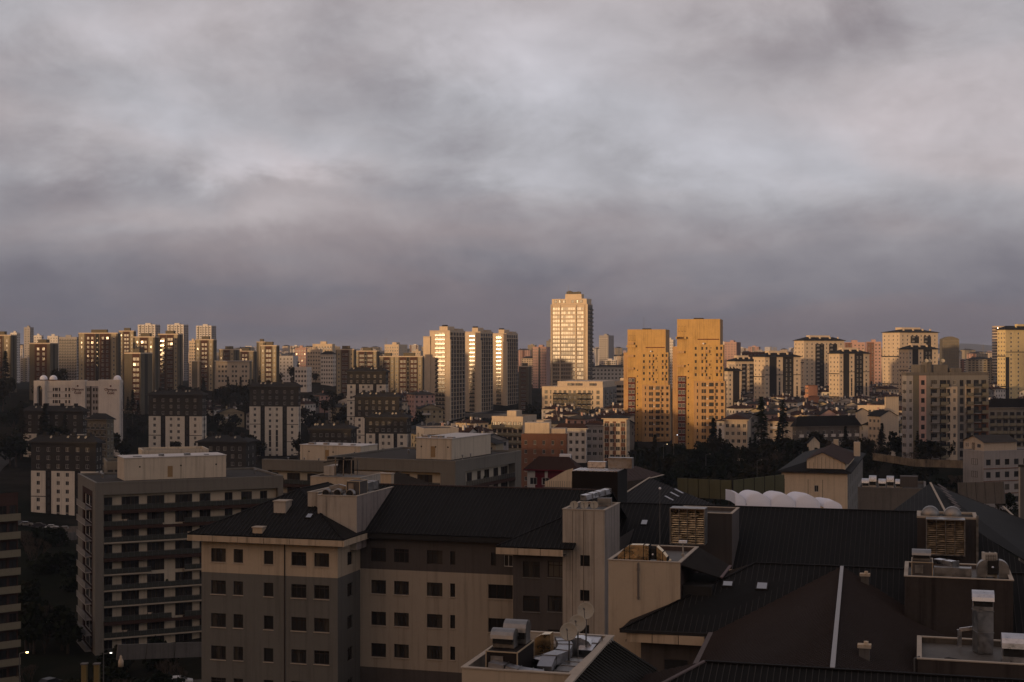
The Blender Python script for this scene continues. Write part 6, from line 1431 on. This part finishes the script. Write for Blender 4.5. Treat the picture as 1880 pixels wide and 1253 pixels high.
# single houses that stand out
def gable_house(label, px0, pxc, px1, Y, top, mat, a=30, rise=2.2, base=None, smat=None, wcol=2, rm=ROOFM):
    b = Bld('house', label, a, Y, top, xl=px0, xc=pxc, xr=px1, side='L', base=base, cat='house')
    storeys(b, 'L', [((i + .5) / wcol, 1.1, .9, 1.2, 'w2') for i in range(wcol)], mat=smat or mat, top=.4) if wcol else b.face('L', smat or mat)
    b.face('F', mat); b.face('R', mat); b.face('B', mat); b.wall.poly([(0, 0, b.H), (b.W, 0, b.H), (b.W / 2, 0, b.H + rise)], b.mi(mat)); b.done()
    m = MB(); z = b.H; x = b.W
    m.poly([(-.5, -.4, z - .1), (x / 2, -.4, z + rise + .05), (x / 2, b.D + .4, z + rise + .05), (-.5, b.D + .4, z - .1)]); m.poly([(x / 2, -.4, z + rise + .05), (x + .5, -.4, z - .1), (x + .5, b.D + .4, z - .1), (x / 2, b.D + .4, z + rise + .05)])
    m.build('roof', rm, b.o); return b
gable_house('sunlit cream house with blank gable and banded side, left of the bulky balcony tower', 1594, 1616, 1648, 560, 765, CREAM2, wcol=3, base=-44)
gable_house('tall blank cream gable wall rising behind the banded house', 1624, 1626, 1650, 640, 729, CREAM, rise=.1, wcol=0, base=-42)
gable_house('blank pale gable left of the banded cream house', 1571, 1573, 1594, 620, 757, CREAM2, rise=1.6, wcol=0, base=-43)
gable_house('pink cream gabled house among the roofs left of the blank gables', 1500, 1506, 1536, 650, 762, PINK, rise=2.4, wcol=1, base=-42)
gable_house('terracotta house with lit side among the far roofs', 1484, 1487, 1504, 850, 728, plaster((.42, .18, .09)), rise=.2, wcol=2, base=-40)
gable_house('orange pink block in front of the cream striped towers', 1478, 1484, 1501, 900, 708, plaster((.45, .22, .13)), rise=.2, wcol=2, base=-40)
gable_house('tiny pale gabled house beneath the bare trees near the cream gabled house', 1482, 1484, 1505, 430, 814, CREAM, rise=2.0, wcol=0, base=-36)
b = plain_block('apartment_block', 'dark long house with white balcony bands under a wide hipped roof', 18, 1455, 1462, 1578, 560, 785, CONCD, 8, side='L', base=-42, rail='white', roof=4, rtop=ROOFM, lift=False, ww=1.4)
plain_block('apartment_block', 'cream terrace with orange cornice behind the blank gables', -6, 1576, 1626, 1628, 700, 747, CREAM, 6, base=-42, lift=False)

# ------------------------------------------------------------------ trees
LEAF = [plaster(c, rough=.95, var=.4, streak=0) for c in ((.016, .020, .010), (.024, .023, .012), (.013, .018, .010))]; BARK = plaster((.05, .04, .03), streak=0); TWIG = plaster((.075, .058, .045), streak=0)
def tree_variant(k, kind):
    r = random.Random(500 + k); tr = MB(); cr = MB()
    if kind == 'conifer':
        h = 13.0; tr.tube((0, 0, 0), (0, 0, h * .95), .28, .05, 6)
        for i in range(420):
            f = r.random() ** .8; z = 1.5 + (h - 1.5) * f; rr = (1 - f) * 3.2 * (.55 + .45 * (math.sin(z * 4.2) * .5 + .5)) + .15; t = r.uniform(0, 6.283); q = rr * r.uniform(.35, 1)
            c = Vector((q * math.cos(t), q * math.sin(t), z - q * .18)); s = r.uniform(.35, .7); d1 = Vector((math.cos(t), math.sin(t), -.3)) * s; d2 = Vector((-math.sin(t), math.cos(t), r.uniform(-.4, .4))) * s * .6
            cr.poly([c - d1 - d2 * .5, c + d2 - d1 * .3, c + d1, c - d2])
    elif kind == 'leafy':
        h = 9.0; tr.tube((0, 0, 0), (.2, 0, 4), .3, .2, 6); bl = []
        for i in range(7):
            t = r.uniform(0, 6.283); q = r.uniform(0, 2.4); c = Vector((q * math.cos(t), q * math.sin(t), r.uniform(4.2, 7.6))); bl.append((c, r.uniform(1.3, 2.2))); tr.tube((.2, 0, 3.2), c, .14, .04, 5)
        for i in range(620):
            c, rad = r.choice(bl); v = Vector((r.gauss(0, 1), r.gauss(0, 1), r.gauss(0, 1))).normalized() * rad * r.uniform(.55, 1.08); c = c + v; s = r.uniform(.3, .62)
            d1 = Vector((r.gauss(0, 1), r.gauss(0, 1), r.gauss(0, 1))).normalized(); d2 = d1.cross(Vector((r.gauss(0, 1), r.gauss(0, 1), r.gauss(0, 1)))).normalized(); cr.poly([c - d1 * s, c + d2 * s * .8, c + d1 * s, c - d2 * s * .8])
    else:
        tr.tube((0, 0, 0), (0, 0, 2.6), .22, .15, 6)
        def br(p, d, l, w, n):
            q = p + d * l; (tr if n > 2 else cr).tube(p, q, w, w * .6, 4, cap=False)
            if n:
                for _ in range(3): br(q, (d + Vector((r.gauss(0, .45), r.gauss(0, .45), r.uniform(0, .4)))).normalized(), l * .74, w * .6, n - 1)
        for _ in range(3): br(Vector((0, 0, 2.5)), Vector((r.gauss(0, .4), r.gauss(0, .4), 1)).normalized(), 1.9, .12, 4)
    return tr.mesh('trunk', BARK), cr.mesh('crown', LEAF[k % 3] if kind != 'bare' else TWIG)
TV = {kd: [tree_variant(i + j * 7, kd) for i in range(3)] for j, kd in enumerate(('conifer', 'leafy', 'bare'))}
def tree(px, Y, kd, s, label, group, base=None):
    x = (px - 940) / F * Y; t, c = rnd.choice(TV[kd]); o = empty({'conifer': 'conifer', 'leafy': 'leafy_tree', 'bare': 'bare_tree'}[kd], label, 'tree', (x, Y, (base if base is not None else G(x, Y)) - .3), rnd.uniform(0, 6.28), group)
    z = s * rnd.uniform(.85, 1.15); link('trunk', t, o, scale=(s, s, z)); link('crown', c, o, scale=(s, s, z)); return o
tree(1310, 555, 'conifer', 1.5, 'tall layered conifer standing before the taller ochre tower', None, -44); tree(1398, 560, 'conifer', 2.0, 'tallest dark conifer right of the ochre pair', None, -44)
tree(1437, 590, 'conifer', 1.7, 'second tall conifer, right of the tallest one', None, -44)
def belt(n, x0, x1, Y0, Y1, kinds, s0, s1, label, group, g=None):
    for i in range(n):
        kd = rnd.choice(kinds); Y = rnd.uniform(Y0, Y1)
        tree(rnd.uniform(x0, x1), Y, kd, rnd.uniform(s0, s1), label[kd], group, g)
def lab(s): return {'conifer': 'dark conifer ' + s, 'leafy': 'dark round crowned tree ' + s, 'bare': 'bare winter tree ' + s}
belt(120, 1155, 1500, 380, 560, ['leafy', 'leafy', 'leafy', 'leafy', 'conifer', 'bare'], .75, 1.1, lab('in the black belt below the ochre pair'), 'trees below the ochre pair')
belt(80, 1400, 1800, 380, 520, ['leafy', 'leafy', 'bare', 'conifer'], .7, 1.15, lab('in the dark strip before the right hand houses'), 'trees in front of the low houses')
belt(20, 1250, 1700, 640, 900, ['leafy', 'conifer'], .6, .9, lab('scattered between the rooftops right of the ochre pair'), 'trees between the right hand rooftops')
belt(26, 950, 1150, 350, 520, ['leafy', 'leafy', 'bare'], .6, .9, lab('round the brown block and the red and white house'), 'trees near the brown block')
belt(20, 940, 1010, 800, 980, ['leafy', 'conifer'], .8, 1.3, lab('in the gap between the golden trio and the mid-rise'), 'trees beside the mid-rise')
belt(60, 545, 790, 700, 930, ['leafy', 'leafy', 'conifer'], .9, 1.5, lab('on the dark slope left of the golden trio'), 'trees left of the golden trio')
belt(22, 480, 640, 900, 1150, ['leafy', 'conifer'], .9, 1.5, lab('at the foot of the cream cluster'), 'trees below the cream cluster')
belt(30, -20, 130, 600, 900, ['leafy', 'leafy', 'conifer'], 1.2, 2.0, lab('massed at the left border behind the hotel'), 'trees at the left border')
belt(50, 100, 480, 560, 850, ['leafy', 'leafy', 'bare'], .8, 1.3, lab('between the dark topped towers'), 'trees between the towers')
belt(40, 360, 480, 700, 960, ['leafy', 'leafy', 'conifer'], .9, 1.4, lab('on the dark slope under the office block'), 'trees under the office block')
belt(30, 225, 380, 700, 900, ['leafy', 'conifer'], .9, 1.3, lab('on the dark slope right of the hotel'), 'trees right of the hotel')
belt(26, 0, 140, 250, 400, ['leafy', 'leafy', 'bare'], .7, 1.2, lab('in the yard left of the long balcony block'), 'trees in the lower left yard', -57)
belt(14, 0, 360, 215, 246, ['bare', 'leafy'], .6, .9, lab('in front of the long balcony block'), 'trees at the foot of the balcony block', -57)
belt(26, 1560, 1850, 900, 1600, ['leafy', 'conifer'], .8, 1.4, lab('on the plain behind the curved dark tower'), 'trees on the plain')
belt(16, 1690, 1860, 300, 400, ['leafy', 'bare'], .5, .8, lab('along the graffiti wall'), 'trees along the graffiti wall')

# ------------------------------------------------------------------ lower left: street, parking, walls, lamps
def sheet(name, label, pts, mat, lift=.06):
    m = MB()
    for a_, b_ in zip(pts, pts[1:]):
        k = 6
        for i in range(k):
            q = [a_[0].lerp(b_[0], i / k), a_[1].lerp(b_[1], i / k), a_[1].lerp(b_[1], (i + 1) / k), a_[0].lerp(b_[0], (i + 1) / k)]
            m.poly([(p.x, p.y, G(p.x, p.y) + lift + .25) for p in q])
    return tag(m.build(name, mat), label, None, kind='structure')
ASPH = plaster((.05, .047, .043), rough=.9, streak=0, var=.3)
v2 = lambda x, y: Vector((x, y, 0))
sheet('road', 'narrow road curving behind the nearest pale tower', [(v2(-190, 505), v2(-190, 492)), (v2(-150, 470), v2(-148, 460)), (v2(-110, 455), v2(-110, 445)), (v2(-70, 450), v2(-70, 440))], ASPH)
sheet('road', 'street climbing past the trees at the left border', [(v2(-215, 560), v2(-205, 560)), (v2(-262, 760), v2(-250, 760)), (v2(-285, 900), v2(-272, 900))], ASPH)
sheet('parking_lot', 'dim paved yard at the lower left', [(v2(-92, 238), v2(-78, 218)), (v2(-55, 236), v2(-50, 214)), (v2(-30, 232), v2(-26, 212))], plaster((.075, .066, .056), rough=.9, streak=0, var=.4))
for i, (p, q) in enumerate((((-142, 440), (-84, 432)), ((-140, 425), (-84, 416)), ((-128, 402), (-112, 420)))):
    run_wall('retaining_wall', '%s pale kerbed retaining wall below the nearest pale tower' % ('upper', 'middle', 'lower')[i], 'wall', [Vector((*p, G(*p) + .5)), Vector((*q, G(*q) + 1.5))], 2.2, CONCD)
def car(px, py, Y, rz, mat, label, white=False):
    x = (px - 940) / F * Y; o = empty('parked_car', label, 'car', (x, Y, G(x, Y) + .32), rz, 'parked cars')
    m = MB(); pr = [(-2.1, .35), (-2.1, .8), (-1.7, .95), (-1.1, 1.42), (.5, 1.45), (1.2, .98), (2.05, .82), (2.12, .35)]
    for a_, b_ in zip(pr, pr[1:] + pr[:1]): m.poly([(a_[0], -.85, a_[1]), (b_[0], -.85, b_[1]), (b_[0], .85, b_[1]), (a_[0], .85, a_[1])])
    m.poly([(p[0], -.85, p[1]) for p in pr]); m.poly([(p[0], .85, p[1]) for p in reversed(pr)]); m.build('body', mat, o)
    m = MB()
    for s in (-1, 1): m.poly([(-1.45, s * .86, .98), (1.0, s * .86, .98), (.45, s * .86, 1.36), (-1.0, s * .86, 1.36)])
    m.poly([(.58, -.7, 1.44), (1.22, -.75, 1.02), (1.22, .75, 1.02), (.58, .7, 1.44)]); m.build('window', GL, o)
    for a_ in (-1.3, 1.3):
        for s in (-1, 1): w_ = MB(); w_.tube((a_, s * .7, .33), (a_, s * .9, .33), .33, n=12); w_.build('wheel', CHAR, o)
CARP = [metal((.45, .45, .47), .3, .02), plaster((.6, .6, .6), rough=.3, streak=0), plaster((.04, .04, .045), rough=.3, streak=0), plaster((.25, .03, .03), rough=.3, streak=0)]
for i, (px, Y, k, rz) in enumerate(((48, 470, 0, .1), (72, 468, 2, .1), (95, 463, 1, .15), (120, 459, 0, .15), (136, 456, 1, .1))): car(px, 0, Y, rz, CARP[k], '%s parked car, %s from the left on the road under the nearest pale tower' % (('silver', 'dark', 'white', 'silver', 'white')[i], ORD[i]))
for i, (px, Y, k, rz) in enumerate(((40, 300, 1, .3), (62, 296, 0, .2), (88, 292, 1, .3), (70, 280, 0, .1), (92, 236, 2, 1.0), (330, 232, 1, .2))): car(px, 0, Y, rz, CARP[k], '%s car %s' % (('white', 'silver', 'white', 'silver', 'dark', 'white')[i], ('at the left end of the lower left parking row', 'second in the lower left parking row', 'third in the lower left parking row', 'parked alone before the lower left row', 'parked in the yard corner at the bottom left', 'behind the wall at the foot of the long balcony block')[i]))
def street_lamp(px, py, Y, label, h=8, lit=0, col=(1, .75, .4)):
    x = (px - 940) / F * Y; zt = pz(py, Y); g = min(G(x, Y), zt - 3); o = empty('street_lamp', label, 'street lamp', (x, Y, g)); hh = zt - g
    m = MB(); m.tube((0, 0, 0), (0, 0, hh), .12, .07, 6); m.tube((0, 0, hh), (1.2, -.3, hh + .3), .06, .05, 5); m.build('pole', RAIL, o)
    m = MB(); m.box(1.05, 1.35, -.42, -.22, hh + .15, hh + .3); m.build('lamp_head', lamp(col, lit) if lit else CONC, o)
street_lamp(1218, 817, 470, 'lit street lamp in the dark trees below the ochre pair', lit=2); street_lamp(1296, 835, 430, 'unlit tall lamp post in the dark field', lit=0); street_lamp(1390, 846, 400, 'thin lamp post right in the dark field')
street_lamp(1237, 800, 500, 'small bright lamp between the ochre towers', lit=3, col=(.9, .95, 1)); street_lamp(1850, 790, 430, 'lamp post before the dim long block')
street_lamp(36, 1200, 205, 'glowing warm lamp in the lower left yard', lit=14, col=(1, .62, .22)); street_lamp(190, 1201, 212, 'small white lamp in front of the long balcony block', lit=2, col=(1, .95, .85))
for i, px in enumerate((155, 178)):
    x = (px - 940) / F * 196; o = empty('gate_post', '%s of two ochre yellow pillars at the bottom left' % ('left', 'right')[i], 'pillar', (x, 196, -57)); m = MB(); m.box(-.35, .35, -.35, .35, 0, 13.8 + 0); m.build('shaft', plaster((.20, .15, .06)), o); m = MB(); m.box(-.45, .45, -.45, .45, 13.82, 14.0); m.build('cap', CONCD, o)
run_wall('garden_wall', 'low plastered wall along the foot of the long balcony block', 'wall', [at(215, 1212, 222), at(372, 1206, 232)], 2.4, CONCD)
o = empty('white_statue', 'small white bell shaped kiosk ornament in front of the low plastered wall', 'ornament', at(222, 1224, 216)); m = MB(); m.smooth = True; m.lathe([(.01, 0), (.42, 0), (.40, .8), (.25, 1.1), (.18, 1.3), (.2, 1.5), (.01, 1.75)], 12); m.build('body', CREAM, o)
